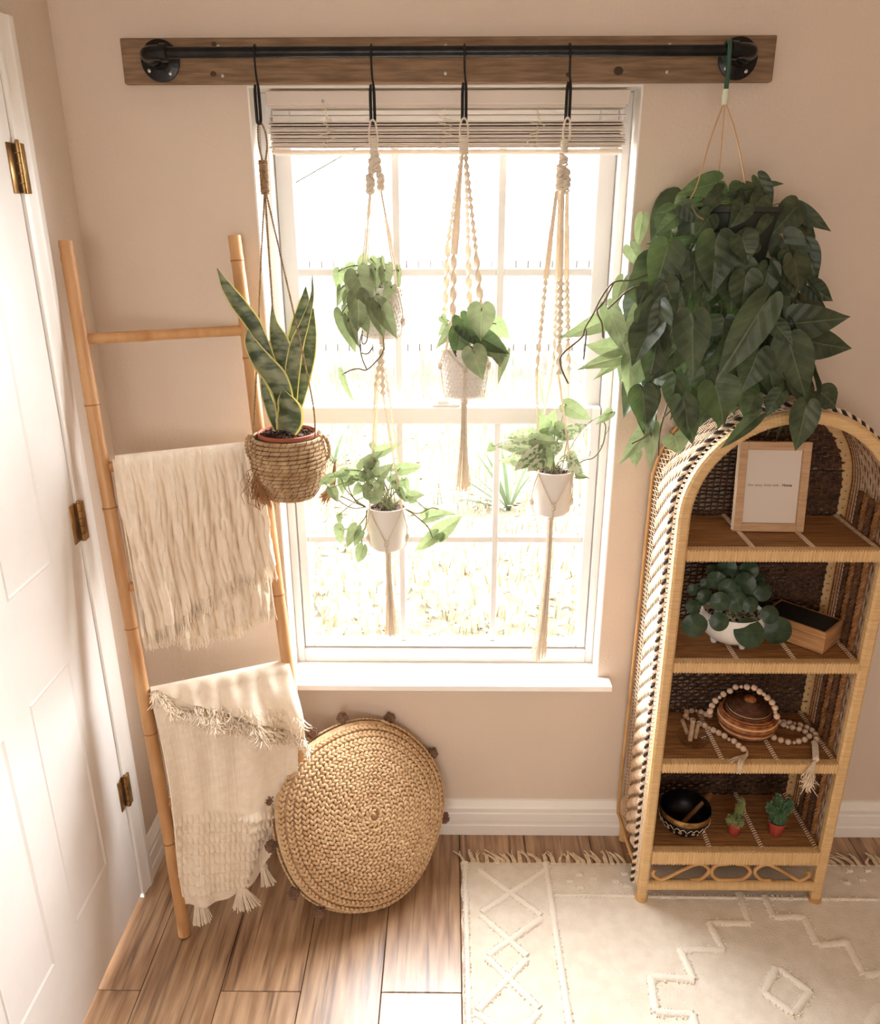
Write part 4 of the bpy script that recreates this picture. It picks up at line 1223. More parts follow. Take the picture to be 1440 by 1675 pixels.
rim = [np.array([xE-.062, YE-.08, zrE]), np.array([xE-.022, YE+.09, zrE]), np.array([xE+.028, YE-.09, zrE])]
rim = [at(1137, 312, Y=YE-.06), at(1174, 306, Y=YE+.085), at(1220, 304, Y=YE-.05)]
for r_ in rim:
    r2 = np.array([xE+(r_[0]-xE)*1.25, r_[1], zrE-.004])
    obj('wire', MB().tube(smooth([tp+[0, 0, -.02], (tp+r_)/2+[0, 0, .004], r_, r2], 4), .0014, 6), M_WIRE, PE)
mb = MB().lathe([(.001, -.13), (.070, -.13), (.074, -.126), (.094, -.012), (.102, -.010), (.102, 0), (.097, 0), (.092, -.02), (.001, -.022)], (xE, YE, zrE-.004), 36)
obj('pot', mb, M_POTD, PE)
sb = MB()
for k in range(120):
    a, r_ = random.random()*2*PI, .085*math.sqrt(random.random())
    sb.ball((xE+r_*math.cos(a), YE+r_*math.sin(a), zrE-.022+random.uniform(-.002, .006)), random.uniform(.003, .007), 6, 4, jit=.35)
obj('soil', sb, M_SOIL, PE)
st = MB()
rowsE = [(680, 660, 530, 702, 92, -.04), (592, 745, 448, 788, 48, -.05), (690, 715, 625, 792, 62, -.08), (830, 690, 718, 712, 60, -.06), (872, 650, 938, 765, 62, -.04),
 (905, 662, 975, 660, 22, -.03), (800, 760, 758, 838, 86, -.10), (900, 812, 845, 884, 42, -.11), (1030, 768, 1172, 860, 62, -.02), (1015, 765, 925, 876, 112, -.04),
 (520, 800, 436, 872, 62, -.06), (572, 890, 402, 918, 36, -.09), (485, 940, 430, 1130, 140, -.13), (690, 908, 680, 1125, 152, -.15), (835, 900, 722, 925, 100, -.14),
 (800, 890, 832, 988, 108, -.15), (600, 985, 598, 1125, 112, -.13), (760, 1010, 768, 1190, 168, -.13), (905, 1020, 878, 1165, 92, -.14), (975, 900, 1045, 1052, 130, -.05),
 (1060, 930, 1112, 1065, 92, -.02), (1050, 800, 1072, 905, 62, .01), (1000, 1242, 1256, 1218, 142, -.14), (1045, 1310, 1268, 1362, 132, -.10), (876, 1185, 690, 1490, 138, -.20),
 (592, 1240, 586, 1472, 142, -.19), (1000, 1340, 1062, 1565, 150, -.18), (442, 1330, 408, 1505, 112, -.15), (640, 1170, 655, 1262, 36, -.16), (720, 1230, 700, 1330, 122, -.14),
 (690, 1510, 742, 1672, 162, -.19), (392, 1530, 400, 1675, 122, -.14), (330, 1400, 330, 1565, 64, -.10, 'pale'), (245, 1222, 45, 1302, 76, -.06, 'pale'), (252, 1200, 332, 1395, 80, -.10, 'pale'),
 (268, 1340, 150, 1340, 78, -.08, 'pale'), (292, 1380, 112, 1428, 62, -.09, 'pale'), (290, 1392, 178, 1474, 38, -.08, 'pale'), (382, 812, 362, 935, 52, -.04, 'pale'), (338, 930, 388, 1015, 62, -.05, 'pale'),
 (300, 1070, 258, 1185, 52, -.07, 'pale'), (372, 1100, 402, 1185, 82, -.10), (442, 1160, 358, 1294, 84, -.13), (482, 1170, 398, 1325, 92, -.15), (520, 1350, 398, 1484, 112, -.16),
 (762, 1340, 658, 1466, 104, -.17), (862, 1370, 800, 1530, 132, -.17), (1128, 1530, 1205, 1595, 96, -.12), (1085, 1090, 1175, 1150, 80, -.06), (960, 1060, 1000, 1180, 110, -.10),
 (940, 1250, 1010, 1330, 70, -.18), (560, 1590, 575, 1700, 100, -.17), (480, 1080, 520, 1180, 100, -.14), (545, 1100, 560, 1180, 60, -.15), (660, 800, 600, 890, 90, -.10),
 (560, 760, 640, 830, 70, -.07), (880, 720, 830, 790, 80, -.08), (900, 1400, 950, 1560, 110, -.15), (520, 1480, 500, 1620, 90, -.13), (640, 1440, 640, 1560, 110, -.15)]
px_leaves(PE, rowsE, 2.537, 900, 40, 'phil', YE, jitter=.01)
px_leaves(PE, [(170, 15, 192, 218, 140, -.16), (205, 200, 38, 385, 92, -.10, 'pale'), (222, 215, 200, 428, 72, -.12, 'pale'), (392, 70, 442, 298, 132, -.17), (340, 245, 372, 335, 128, -.16, 'pale'),
               (130, 325, 128, 405, 66, -.10, 'pale'), (768, 150, 588, 302, 72, -.19), (1040, 100, 992, 330, 138, -.20), (560, 60, 600, 190, 120, -.17), (900, 20, 820, 130, 90, -.18), (760, 40, 720, 150, 100, -.17)],
          3.27, 1000, 640, 'phil', YE, jitter=.008)
# the dense body of leaves behind those
edge_l = [(300, 1130), (350, 1070), (420, 1045), (470, 1020), (560, 1000), (640, 1025), (700, 1045), (740, 1110)]
edge_r = [(300, 1270), (350, 1330), (420, 1332), (480, 1350), (560, 1370), (640, 1345), (700, 1310), (740, 1180)]
k = 0
while k < 118:
    py = random.uniform(318, 690)
    xl = np.interp(py, [a for a, _ in edge_l], [b for _, b in edge_l])+22
    xr = np.interp(py, [a for a, _ in edge_r], [b for _, b in edge_r])-26
    px = random.uniform(xl, xr)
    dep = random.uniform(-.30, -.05) if py > 400 else random.uniform(-.25, -.06)
    if abs(px-1195) < 70 and py < 330: continue
    f = (px-(xl+xr)/2)/max(1, (xr-xl)/2)
    L = random.uniform(46, 82)
    B = at(px, py-L*.35, Y=dep)
    T = at(px+f*34+random.uniform(-22, 22), py+L*.65, Y=dep-random.uniform(.0, .04))
    n_ = nz(np.array([f*.8, -.9+.4*random.random(), .45+random.uniform(-.3, .3)]))
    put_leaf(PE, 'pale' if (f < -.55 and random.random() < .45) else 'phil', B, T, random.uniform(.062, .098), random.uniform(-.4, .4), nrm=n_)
    rt = np.array([xE, YE, zrE-.01])+np.array([random.uniform(-.09, .09), random.uniform(-.09, .06), 0])
    md = np.array([rt[0]+(B[0]-rt[0])*.6, rt[1]+(B[1]-rt[1])*.7, max(rt[2], B[2])+.012])
    if k % 2 == 0 and B[2] > zrE-.10: st.tube(smooth([rt, md, B, B+(T-B)*.05], 4), .0016, 5)
    k += 1
ZE = lambda a, b, d=-.08: at(900+a/2.537, 40+b/2.537, Y=YE+d)
vines = MB()
for v in ([(480, 1000), (420, 1030), (340, 1060), (265, 1070), (215, 1130), (180, 1200), (145, 1260), (130, 1300), (50, 1370), (45, 1420), (75, 1490)],
          [(265, 1070), (225, 1150), (195, 1190), (215, 1240), (220, 1300)], [(145, 1260), (150, 1290), (140, 1390)], [(480, 1040), (400, 1080), (330, 1100), (240, 1180)],
          [(600, 930), (540, 1000), (500, 1090), (505, 1130), (525, 1135)], [(470, 1480), (430, 1560), (440, 1640), (410, 1700), (340, 1740)], [(520, 1480), (480, 1600), (455, 1700), (450, 1790)],
          [(820, 1150), (870, 1170), (930, 1220), (980, 1250), (1050, 1245)], [(900, 1360), (940, 1385), (1000, 1370)], [(590, 750), (610, 790), (640, 810)], [(790, 870), (820, 860), (850, 880)],
          [(600, 1570), (520, 1590), (470, 1630)], [(500, 1450), (520, 1560), (500, 1640)]):
    vines.tube(smooth([ZE(a, b, -.09-.05*(i/len(v))) for i, (a, b) in enumerate(v)], 5), .0019, 6)
obj('vine', vines, M_STEMB, PE)
obj('stems', st, M_STEM, PE)

# ================================================================ bamboo ladder
LA, LB = np.array([-.6895, -.3861, 0.]), np.array([-.820, -.1674, 1.7105])
RB_ = np.array([-.3628, -.2463, 0.])
av = nz(LB-LA)
rv = RB_-LA
LW = np.linalg.norm(rv[:2]); rv = nz([rv[0], rv[1], 0])
nv = nz(np.cross(rv, av))
if nv[1] > 0: nv = -nv
PLEN = np.linalg.norm(LB-LA)
def lad(u, v, w_=0.0): return LA+rv*(u*LW)+av*v+nv*w_
vz = lambda z: z/av[2]
lad_t = thing('bamboo_ladder', LA, 'bamboo ladder leaning in the corner with two throws over its rungs', 'ladder')
PR = .0152
for u, nodes in ((0, (.28, .585, .86, 1.155, 1.39, 1.70)), (1, (.33, .62, .88, 1.22, 1.47, 1.69))):
    q, rr = [], []
    for k in range(140):
        v = .004+(PLEN+.006)*k/139 if u == 0 else .004+(PLEN+.012)*k/139
        d = min(abs(v-x) for x in nodes)
        q.append(lad(u, v)+rv*.0022*math.sin(v*4.1+u)+nv*.0015*math.sin(v*5.3))
        rr.append(PR*(1.06-.07*v/PLEN)*(1+.07*math.exp(-(d/.006)**2)-.05*math.exp(-((d-.014)/.008)**2)))
    mb = MB().tube(q, rr, 18)
    po_ = obj('pole', mb, M_BAMBOO, lad_t)
    nb = MB()
    for x in nodes:
        i = int((x-.004)/(PLEN+.006)*139)
        nb.tube([lad(u, x-.0016)+rv*.0022*math.sin(x*4.1+u)+nv*.0015*math.sin(x*5.3), lad(u, x+.0016)+rv*.0022*math.sin(x*4.1+u)+nv*.0015*math.sin(x*5.3)], rr[i]*1.035, 18)
    obj('node_ring', nb, M_BAMBOO2, po_, kind='stuff')
RZ = (1.517, 1.234, .950, .666, .382)
for z in RZ:
    q = [lad(t, vz(z)) for t in np.linspace(.03, .97, 30)]
    rr = [.0118*(1+.12*math.exp(-((t-.37)/.018)**2)) for t in np.linspace(.03, .97, 30)]
    obj('rung', MB().tube(q, rr, 14), M_BAMBOO, lad_t)

# ---------------------------------------------------------------- throws
def fbm(x, y, s=0):
    return sum(math.sin(x*f*1.0+s*1.7+1.3*math.sin(y*f*.31+s))*.5**i for i, f in enumerate((7.0, 17.0, 39.0)))
def drape(zr, u0, u1, front, back, w0=.014, fold=lambda u, d: 0.0, nu=90, nk=110, skew=lambda u, d: 0.0, thick=.004, rr=.0165):
    """cloth over a rung: returns grid of points [u][t] from the back hem over the rung to the front hem"""
    P = []
    vt = vz(zr)
    for i in range(nu):
        u = u0+(u1-u0)*i/(nu-1)
        fl_ = front(u); bk = back(u)
        row = []
        for k in range(nk):
            s = -bk+(fl_+bk)*k/(nk-1)
            arc = PI*rr
            if s < -arc*.5:        # behind the rung, hanging plumb
                d = -s-arc*.5
                p = lad(u, vt, -rr)
                p = p+np.array([0, 0, -d])+nv_back*(.010*min(1, d*8)*math.sin(u*19+1))
            elif s < arc*.5:       # round the rung
                th = s/arc*PI
                p = lad(u, vt+rr*math.cos(th), rr*math.sin(th))
                if s > 0: p = p+nv*fold(u, 0.0)*(s/(arc*.5))
            else:
                d = s-arc*.5
                p = lad(u+skew(u, d), vt-d, rr+(w0-rr)*min(1, d/.1)+fold(u, d))
            row.append(p)
        P.append(row)
    return np.array(P)
nv_back = np.array([-.2, .3, 0])
def cloth(P, thick=.003):
    P = np.asarray(P)
    du = np.gradient(P, axis=0); dv = np.gradient(P, axis=1)
    N = np.cross(du, dv); N /= np.maximum(1e-9, np.linalg.norm(N, axis=2))[..., None]
    Q = P-N*thick
    a, b = P.shape[:2]
    mb = MB()
    mb.v += [P.reshape(-1, 3), Q.reshape(-1, 3)]; mb.n = 2*a*b
    o = a*b
    for i in range(a-1):
        for j in range(b-1):
            f = (i*b+j, (i+1)*b+j, (i+1)*b+j+1, i*b+j+1)
            mb.f.append(f); mb.f.append(tuple(x+o for x in f[::-1]))
    for j in range(b-1):
        mb.f.append((j, j+1, j+1+o, j+o)); e = (a-1)*b
        mb.f.append((e+j+1, e+j, e+j+o, e+j+1+o))
    for i in range(a-1):
        mb.f.append(((i+1)*b, i*b, i*b+o, (i+1)*b+o)); e = b-1
        mb.f.append((i*b+e, (i+1)*b+e, (i+1)*b+e+o, i*b+e+o))
    mb.m = [0]*len(mb.f)
    return mb
def hem_fringe(P, L, n, r=.0011, spread=.006, k=-1):
    mb = MB()
    a = P.shape[0]
    for i in range(n):
        f = (i+random.random()*.8)/n*(a-1)
        i0 = min(int(f), a-2)
        p = P[i0, k]*(1-(f-i0))+P[i0+1, k]*(f-i0)
        t = nz(P[i0, k]-P[i0, k-4])
        l = L*random.uniform(.75, 1.1)
        s = rv*random.uniform(-spread, spread)
        g = nz(t*.55+np.array([0, 0, -.45]))
        mb.tube(smooth([p-t*.004+nv*.0015, p+g*l*.5+s*.3+nv*random.uniform(.0, .004), p+g*l+s+nv*random.uniform(-.001, .005)], 3), [r]*6+[r*.6], 4)
    return mb

# upper throw: crinkled gauze, its outer layer shorter than the inner
B1 = thing('throw_blanket', lad(.5, vz(1.234)), 'cream crinkled gauze throw with fringed ends on the upper rungs of the bamboo ladder', 'blanket')
def crk(u, d, s):
    g = min(1, .25+d*5)
    return 1.45*(.0042*math.sin(u*46+1.8*math.sin(d*9+s)+s)+.0026*math.sin(u*97+2.6*math.sin(d*13+2*s))+.0016*math.sin(u*181+3*math.sin(d*21+s)+s)+.0011*math.sin(d*120+9*math.sin(u*23)))*g
f_in = lambda u: .415+.05*math.sin(PI*u*.9)-.02*u+.006*math.sin(u*21)
P1 = drape(1.234, .055, .955, f_in, lambda u: .30, .026, lambda u, d: crk(u, d, 1)+.012*math.sin(u*5+1)*min(1, d*3), skew=lambda u, d: .03*d*math.sin(u*6))
obj('inner_layer', cloth(P1), M_GAUZE, B1, smooth=80)
obj('fringe', hem_fringe(P1, .030, 260), M_CREAM, B1, kind='stuff')
f_out = lambda u: .425-.105*max(0, min(1, (u-.16)/.62))+.006*math.sin(u*25)
P2 = drape(1.234, .075, .965, f_out, lambda u: .24, .040, lambda u, d: 1.15*crk(u, d, 3.3)+.012*math.sin(u*5+1)*min(1, d*3)+.010*math.exp(-((u-.20-.1*d)/.07)**2)*min(1, d*3), nu=150, nk=120, rr=.0225, skew=lambda u, d: .05*d*math.sin(u*7+1))
obj('outer_layer', cloth(P2), M_GAUZE, B1, smooth=80)
obj('fringe', hem_fringe(P2, .042, 330), M_CREAM, B1, kind='stuff')

# lower throw: heavy cotton with tufted rows, shaggy bands and corner tassels
B2 = thing('throw_blanket', lad(.5, vz(.666)), 'cream cotton throw with tufted rows and tassels on the lower rungs of the bamboo ladder', 'blanket')
f_b = lambda u: .600-.05*u+.02*math.sin(u*4)-.14*max(0, (u-.62)/.38)**1.5
def ridge_d(u, k): return .318+.0315*k*(1-.22*u)+.10*u*u
def fold2(u, d):
    q_ = 1-.92*min(1, max(0, (u-.5)/.4))
    w_ = .030*q_*math.sin(PI*min(1, max(0, (d+.02)/.62)))+.012*q_*math.sin(u*8+2.2*d*4)*min(1, d*4)+.006*math.sin(u*31+4*d)*min(1, d*5)*min(1, 1.2-u)+.006*math.sin(u*19+d*7)*min(1, d*3)
    for k in range(8):
        x = (d-ridge_d(u, k))/.0082
        if abs(x) < 3 and u < .80-.035*k: w_ += .0155*math.exp(-x*x)*(1+.25*math.sin(u*160+k))
    w_ += .0008*math.sin(u*330)+.0006*math.sin(d*420)
    return w_
P3 = drape(.666, .045, .985, f_b, lambda u: .30, .020, fold2, nu=130, nk=230, skew=lambda u, d: -.30*max(0, d-.10)*max(0, u-.15)+.02*math.sin(d*9))
obj('body', cloth(P3, .004), M_CREAM, B2, smooth=80)
def surf(P, u0, u1, front, back, u, s):
    i = (u-u0)/(u1-u0)*(P.shape[0]-1); k = (s+back)/(front(u)+back)*(P.shape[1]-1)
    i0, k0 = int(min(max(i, 0), P.shape[0]-2)), int(min(max(k, 0), P.shape[1]-2))
    a, b = i-i0, k-k0
    return P[i0, k0]*(1-a)*(1-b)+P[i0+1, k0]*a*(1-b)+P[i0, k0+1]*(1-a)*b+P[i0+1, k0+1]*a*b
tf = MB()
for k in range(8):
    for i in range(80):
        u = .05+random.random()*(.74-.035*k)
        d = ridge_d(u, k)+random.uniform(-.006, .006)
        if d > f_b(u)-.01: continue
        p = surf(P3, .045, .985, f_b, .30, u, d+PI*.0165*.5)
        e = nv*random.uniform(.004, .009)+rv*random.uniform(-.004, .004)+av*random.uniform(-.006, .003)
        tf.tube([p-nv*.001, p+e*.6, p+e+av*-.002], [.0016, .0015, .0009], 4)
obj('tufted_row', tf, M_CREAM, B2, kind='stuff')
# the flap folded over the rung with its shaggy edge
f_f = lambda u: .012+.16*max(0, (u-.10)/.9)**.8+.05*max(0, (u-.5)/.5)**2
P4 = drape(.666, .05, 1.0, f_f, lambda u: .12, .034, lambda u, d: .026*math.sin(PI*min(1, d/.17))*min(1, u*2)+.016*math.sin((u-.9*d)*22+1)*min(1, d*9)*(u > .3)+.004*math.sin(u*47+d*11), nu=110, nk=60, rr=.0235, skew=lambda u, d: .2*d*u)
obj('flap', cloth(P4, .004), M_CREAM, B2, smooth=80)
sh = MB()
for i in range(1300):
    u = .06+.94*random.random()
    d = f_f(u)+random.uniform(-.030, .004)*(.4+u)
    if random.random() < .16 and u > .3: d = f_f(u)*random.uniform(.4, .7)
    p = surf(P4, .05, 1.0, f_f, .12, u, d+PI*.0235*.5*min(1, d/.02))
    l = random.uniform(.012, .030)
    a = random.uniform(-1, 1)
    e = nz(nv*random.uniform(.2, .9)+rv*a*.7-av*random.uniform(.2, 1.0))*l
    sh.tube(smooth([p-nv*.002, p+e*.5+nv*.004, p+e+rv*random.uniform(-.006, .006)], 3), [.0017]*6+[.0011], 4)
obj('shag_band', sh, M_CREAM, B2, kind='stuff')
def big_tassel(px, py, px2, py2, dep, n=90, r=.030):
    t0, t1 = at(px, py, Y=dep), at(px2, py2, Y=dep-.01)
    if t1[2] < .006: t1 = at(px2, py2, Z=.006)
    mb = MB()
    ax = t1-t0
    for i in range(n):
        a, f = random.random()*2*PI, math.sqrt(random.random())
        sd = (rv*math.cos(a)+nv*math.sin(a)*.6)*f
        q1 = t1+sd*r*1.15+ax*random.uniform(-.06, .04); q1[2] = max(q1[2], .003)
        mb.tube(smooth([t0+sd*.006, t0+ax*.25+sd*.009, t0+ax*.6+sd*r*.7, q1], 3), .0013, 4)
    for k in range(5):
        c = t0+ax*(.16+.025*k)
        mb.tube([c+(rv*math.cos(t)+nv*math.sin(t)*.7)*.0105 for t in np.linspace(0, 2*PI, 12, endpoint=False)], .0022, 5, closed=True)
    obj('tassel', mb, M_CREAM, B2)
cp = [P3[4, -3], P3[60, -3], P3[96, -3]]
big_tassel(322, 1448, 332, 1508, cp[0][1]-.004, 80, .022)
big_tassel(392, 1442, 405, 1482, cp[1][1]-.004, 110, .034)
big_tassel(428, 1410, 440, 1446, cp[2][1]+.0, 70, .020)

# ================================================================ round jute floor cushion
pf = thing('floor_cushion', at(590, 1478, Z=0.0), 'round braided jute floor cushion with brown pompoms leaning under the window', 'cushion')
PN = nz([.48, -.73, .50])
PX = nz(np.cross([0, 0, 1], PN)); PYv = np.cross(PN, PX)
PRAD, PTH = .250, .082
pc_ = np.array([-.240, -.186, .0])
pc_[2] = PRAD*math.sqrt(PYv[2]**2)*.985+.016
def cush(r, a, sgn=1):
    """point of the domed cushion at radius fraction r and angle a"""
    h_ = (PTH if sgn > 0 else PTH*.35)*(1-r**3.2)**.6
    wob = 1+.018*math.sin(3*a+.6)+.012*math.sin(5*a+2)
    return pc_+(PX*math.cos(a)+PYv*math.sin(a))*(PRAD*r*wob)+PN*(sgn*h_)
mb = MB()
nr, na = 14, 64
for sgn in (1, -1):
    R = [[cush(max(.004, r*.985), a, sgn*.93) for a in np.linspace(0, 2*PI, na, endpoint=False)] for r in np.linspace(0, 1, nr)]
    mb.loft(R, False, False)
obj('cover', mb, M_BRAID, pf, smooth=80)
br = MB()
pitch = .0178/PRAD
turns = int(1.0/pitch)
offx, offy = .0, .0
a = 0.4
while True:
    r = .012/PRAD+pitch*a/(2*PI)
    if r > .985: break
    step = .0136/(r*PRAD+.004)
    p0, p1 = cush(r, a), cush(min(.995, r), a+step*1.9)
    n_ = nz(np.cross(cush(r, a+.02)-p0, cush(min(.999, r+.02), a)-p0)); n_ = n_ if np.dot(n_, PN) > -.2 else -n_
    o_ = nz(np.cross(n_, p1-p0))
    for s in (-1, 1):
        c0 = (p0+p1)/2+o_*s*.0041
        d = nz((p1-p0)+o_*(-s)*np.linalg.norm(p1-p0)*.62)
        L = .0100*random.uniform(.9, 1.15)
        e2 = nz(np.cross(n_, d))
        br.ball(c0+n_*.0022*random.uniform(.6, 1.5), (L, .0050, .0042), 6, 4, ax=(d, e2, n_))
    a += step
obj('braid', br, M_BRAID, pf, kind='stuff', smooth=80)
# stitches of the side below the front dome
br = MB()
for k in range(3):
    r = .995-.02*k
    for i in range(130):
        a = 2*PI*(i+.5*(k % 2))/130
        p = cush(r, a, -1 if k else -.2)
        tq = nz(cush(r, a+.02, -1)-cush(r, a-.02, -1)); o_ = nz(p-pc_)
        br.ball(p+o_*.001, (.0085, .0046, .0036), 6, 4, ax=(tq, nz(np.cross(o_, tq)), o_))
obj('edge_braid', br, M_BRAID, pf, kind='stuff', smooth=80)
pm = MB()
for k in range(170):
    d = nz(rng.normal(0, 1, 3))
    pm.tube([d*.006, d*.0165*rng.uniform(.85, 1.1)], [.0026, .0017], 4)
pm.ball((0, 0, 0), .0135, 12, 8, jit=.12)
pme = _mesh('pompom', pm, M_POM, (0, 0, 0), 80, 0)
for px, py in ((555, 1149), (504, 1182), (459, 1242), (433, 1309), (440, 1385), (488, 1452), (527, 1481), (716, 1226), (727, 1338), (640, 1168)):
    # the pompom sits on the seam: nearest seam angle to this line of sight
    best = min(np.linspace(0, 2*PI, 240), key=lambda a: np.linalg.norm(np.cross(nz(ray(px, py)), cush(1, a, 0)-CAM)))
    p = cush(1, best, 0)
    e = nz(p-pc_)
    q = p+e*.014
    if q[2] < .0175: q[2] = .0175
    M = Matrix.Translation(Vector(q)) @ Matrix.Rotation(random.random()*6, 4, 'Z') @ Matrix.Rotation(random.random()*3, 4, 'X')
    inst('pompom', pme, M, pf)

# ================================================================ wicker shelf
SX0, SX1, SYF, SYB = .531, 1.004, -.260, -.028
CXS, CZS, RS = (SX0+SX1)/2, 1.126, (SX1-SX0)/2
sh_t = thing('wicker_shelf', (CXS, (SYF+SYB)/2, 0), 'arched rattan and wicker shelf with four cane shelves standing on the rug', 'shelf')
PW = .0135
def arch_path(y, r=0.0, z0=0.012, n=40):
    p = [(SX0-r, y, z)for z in np.linspace(z0, CZS, 24)]
    p += [(CXS-(RS+r)*math.cos(t), y, CZS+(RS+r)*math.sin(t)) for t in np.linspace(0, PI, n)[1:-1]]
    p += [(SX1+r, y, z) for z in np.linspace(CZS, z0, 24)]
    return np.array(p)
def bar(mb, p, hw, hd, round_=.3):
    """flat bar of half width hw (in x z) and half depth hd (in y) along a path in a plane of constant y"""
    t, _, _ = frames(p)
    R = []
    for i in range(len(p)):
        o_ = nz([t[i][2], 0, -t[i][0]])
        e = np.array([0, 1.0, 0])
        R.append([p[i]+o_*a*hw+e*b*hd for a, b in ((-1, -.6), (-.6, -1), (.6, -1), (1, -.6), (1, .6), (.6, 1), (-.6, 1), (-1, .6))])
    mb.loft(R)
    return mb
obj('front_arch', bar(MB(), arch_path(SYF), PW, PW*.9), M_RATTAN, sh_t, smooth=40)
obj('back_arch', bar(MB(), arch_path(SYB, -.004), .012, .009), M_RATTAN, sh_t, smooth=40)
for X in (SX0, SX1):
    obj('foot', MB().tube([(X, SYF, 0), (X, SYF, .02)], .0172, 14), M_RAW, sh_t, bevel=.002)
# thin wrapping bands round the front arch
wr = MB()
p = resample(arch_path(SYF, z0=.03), .0085)
t_, _, _ = frames(p)
for i in range(len(p)):
    o_ = nz([t_[i][2], 0, -t_[i][0]]); g = t_[i]*.0034; e = np.array([0, 1.0, 0])
    k = 1.03+.02*(i % 3 == 0)
    R = []
    for s in (-1, 0, 1):
        kk = k if s == 0 else .985
        R.append([p[i]+g*s+o_*a*PW*kk+e*b*PW*.9*kk for a, b in ((-1, -.6), (-.6, -1), (.6, -1), (1, -.6), (1, .6), (.6, 1), (-.6, 1), (-1, .6))])
    wr.loft(R, cap=False)
obj('cane_wrapping', wr, M_RATTAN, sh_t, kind='stuff', smooth=False)
# black and white twisted edging outside the front arch, and the open loops beside it
ed = MB()
q = arch_path(SYF+.036, .0175, .03, 60)
ed.rope(q, .0074, .026, 2, 6, 10, mats=[0, 1])
obj('twisted_edging', ed, [M_DARKC, M_LIGHTC], sh_t)
lp = MB()
q = resample(arch_path(SYF+.020, .0135, .05, 60), .0125)
tq, _, _ = frames(q)
for i in range(0, len(q)):
    o_ = nz([tq[i][2], 0, -tq[i][0]])
    c = q[i]
    lp.tube([c+tq[i]*.0085*math.cos(a)+np.array([0, .011, 0])*math.sin(a)+o_*.0012*math.cos(a) for a in np.linspace(0, 2*PI, 12, endpoint=False)], .0015, 4, closed=True)
obj('edge_loop', lp, M_LIGHTC, sh_t, kind='stuff')
q = arch_path(SYF+.049, .0150, .06, 60)
ed = MB().rope(q, .0040, .022, 2, 6, 8, mats=[0, 1])
obj('braided_cord', ed, [M_DARKC, M_WICK], sh_t)
# side and top wicker: one skin wrapped from the left foot over the arch to the right foot
def skin_path(n): return resample(arch_path(0, .012, .095, 60), arch_len/n)
arch_len = float(np.sum(np.linalg.norm(np.diff(arch_path(0, .012, .095, 60), axis=0), axis=1)))
yA, yB = SYF+.050, SYB-.004
wv, st2 = MB(), MB()
nst = 15
SP = resample(arch_path(0, .012, .095, 60), .004)
tS, _, _ = frames(SP)
oS = np.array([nz([t[2], 0, -t[0]]) for t in tS])
oS = np.where((np.sum(oS*(SP-np.array([CXS, 0, .6])), axis=1) < 0)[:, None], -oS, oS)
ystk = np.linspace(yA, yB, nst)
for j, y in enumerate(ystk):
    c = SP.copy(); c[:, 1] = y
    st2.tube(c[::3]+oS[::3]*(-.0004), .0012, 4)
# dense weave: weavers run front to back, in and out, shifting phase to give the slanted twill
ys_ = np.linspace(yA, yB-.052, 37)
arc_n = len(SP)
for i in range(2, arc_n-2, 1):
    a = SP[i]; o_ = oS[i]
    sh_ = (i//1) * .55
    R = []
    amp = .0030
    band = math.sin(i*.26)
    pts = [np.array([a[0], y, a[2]])+o_*(amp*math.sin((y-yA)*PI/(ystk[1]-ystk[0])*.5*(1.0)+sh_)) + tS[i]*.006*math.sin((y-yA)*22) for y in ys_[::1]]
    if i % 1 == 0:
        wv.tube(np.array(pts), .0021, 4, flat=.75)
    if i % 3 == 0:
        yy = np.linspace(yB-.052, yB, 5)
        wv.tube([np.array([a[0], y, a[2]])+tS[i]*(.012*k/4) for k, y in enumerate(yy)], .0013, 4)
        wv.tube([np.array([a[0], y, a[2]])-tS[i]*(.012*k/4)+o_*.002 for k, y in enumerate(yy)], .0013, 4)
obj('wicker_weave', wv, M_WICK, sh_t, kind='stuff')
obj('wicker_stake', st2, M_WICKD, sh_t, kind='stuff')
# coarse braided columns inside the right-hand side
for s, X in ((-1, SX0+.004), (1, SX1-.004)):
    for k, y in enumerate((yA+.012, yA+.042, yA+.072, yA+.098)):
        cb = MB().rope([(X, y, z) for z in np.linspace(.1, 1.14, 30)], .0078, .038, 3, 5, 8)
        obj('braided_column', cb, M_WICKD if k % 2 else M_SLAT, sh_t)
# rear rods
rod = MB().tube(smooth([(SX0-.018, SYF+.03, .105), (SX0-.020, SYF+.09, .092), (SX0-.022, SYB-.02, .095), (SX0-.024, SYB+.003, .125), (SX0-.022, SYB+.004, .4), (SX0-.018, SYB+.004, .8), (SX0-.016, SYB+.004, 1.12)]
                        + [(CXS-(RS+.016)*math.cos(t), SYB+.004, CZS+(RS+.016)*math.sin(t)) for t in np.linspace(.15, PI-.15, 16)]
                        + [(SX1+.016, SYB+.004, 1.12), (SX1+.018, SYB+.004, .8), (SX1+.022, SYB+.004, .4), (SX1+.024, SYB+.003, .125), (SX1+.022, SYB-.02, .095), (SX1+.020, SYF+.09, .092), (SX1+.018, SYF+.03, .105)], 5), .0052, 8)
obj('rear_rod', rod, M_RAW, sh_t)
for X in (SX0-.003, SX1+.003):
    obj('rear_leg', MB().tube([(X, SYB-.002, .0), (X, SYB-.002, .16)], .0125, 12), M_RATTAN, sh_t)
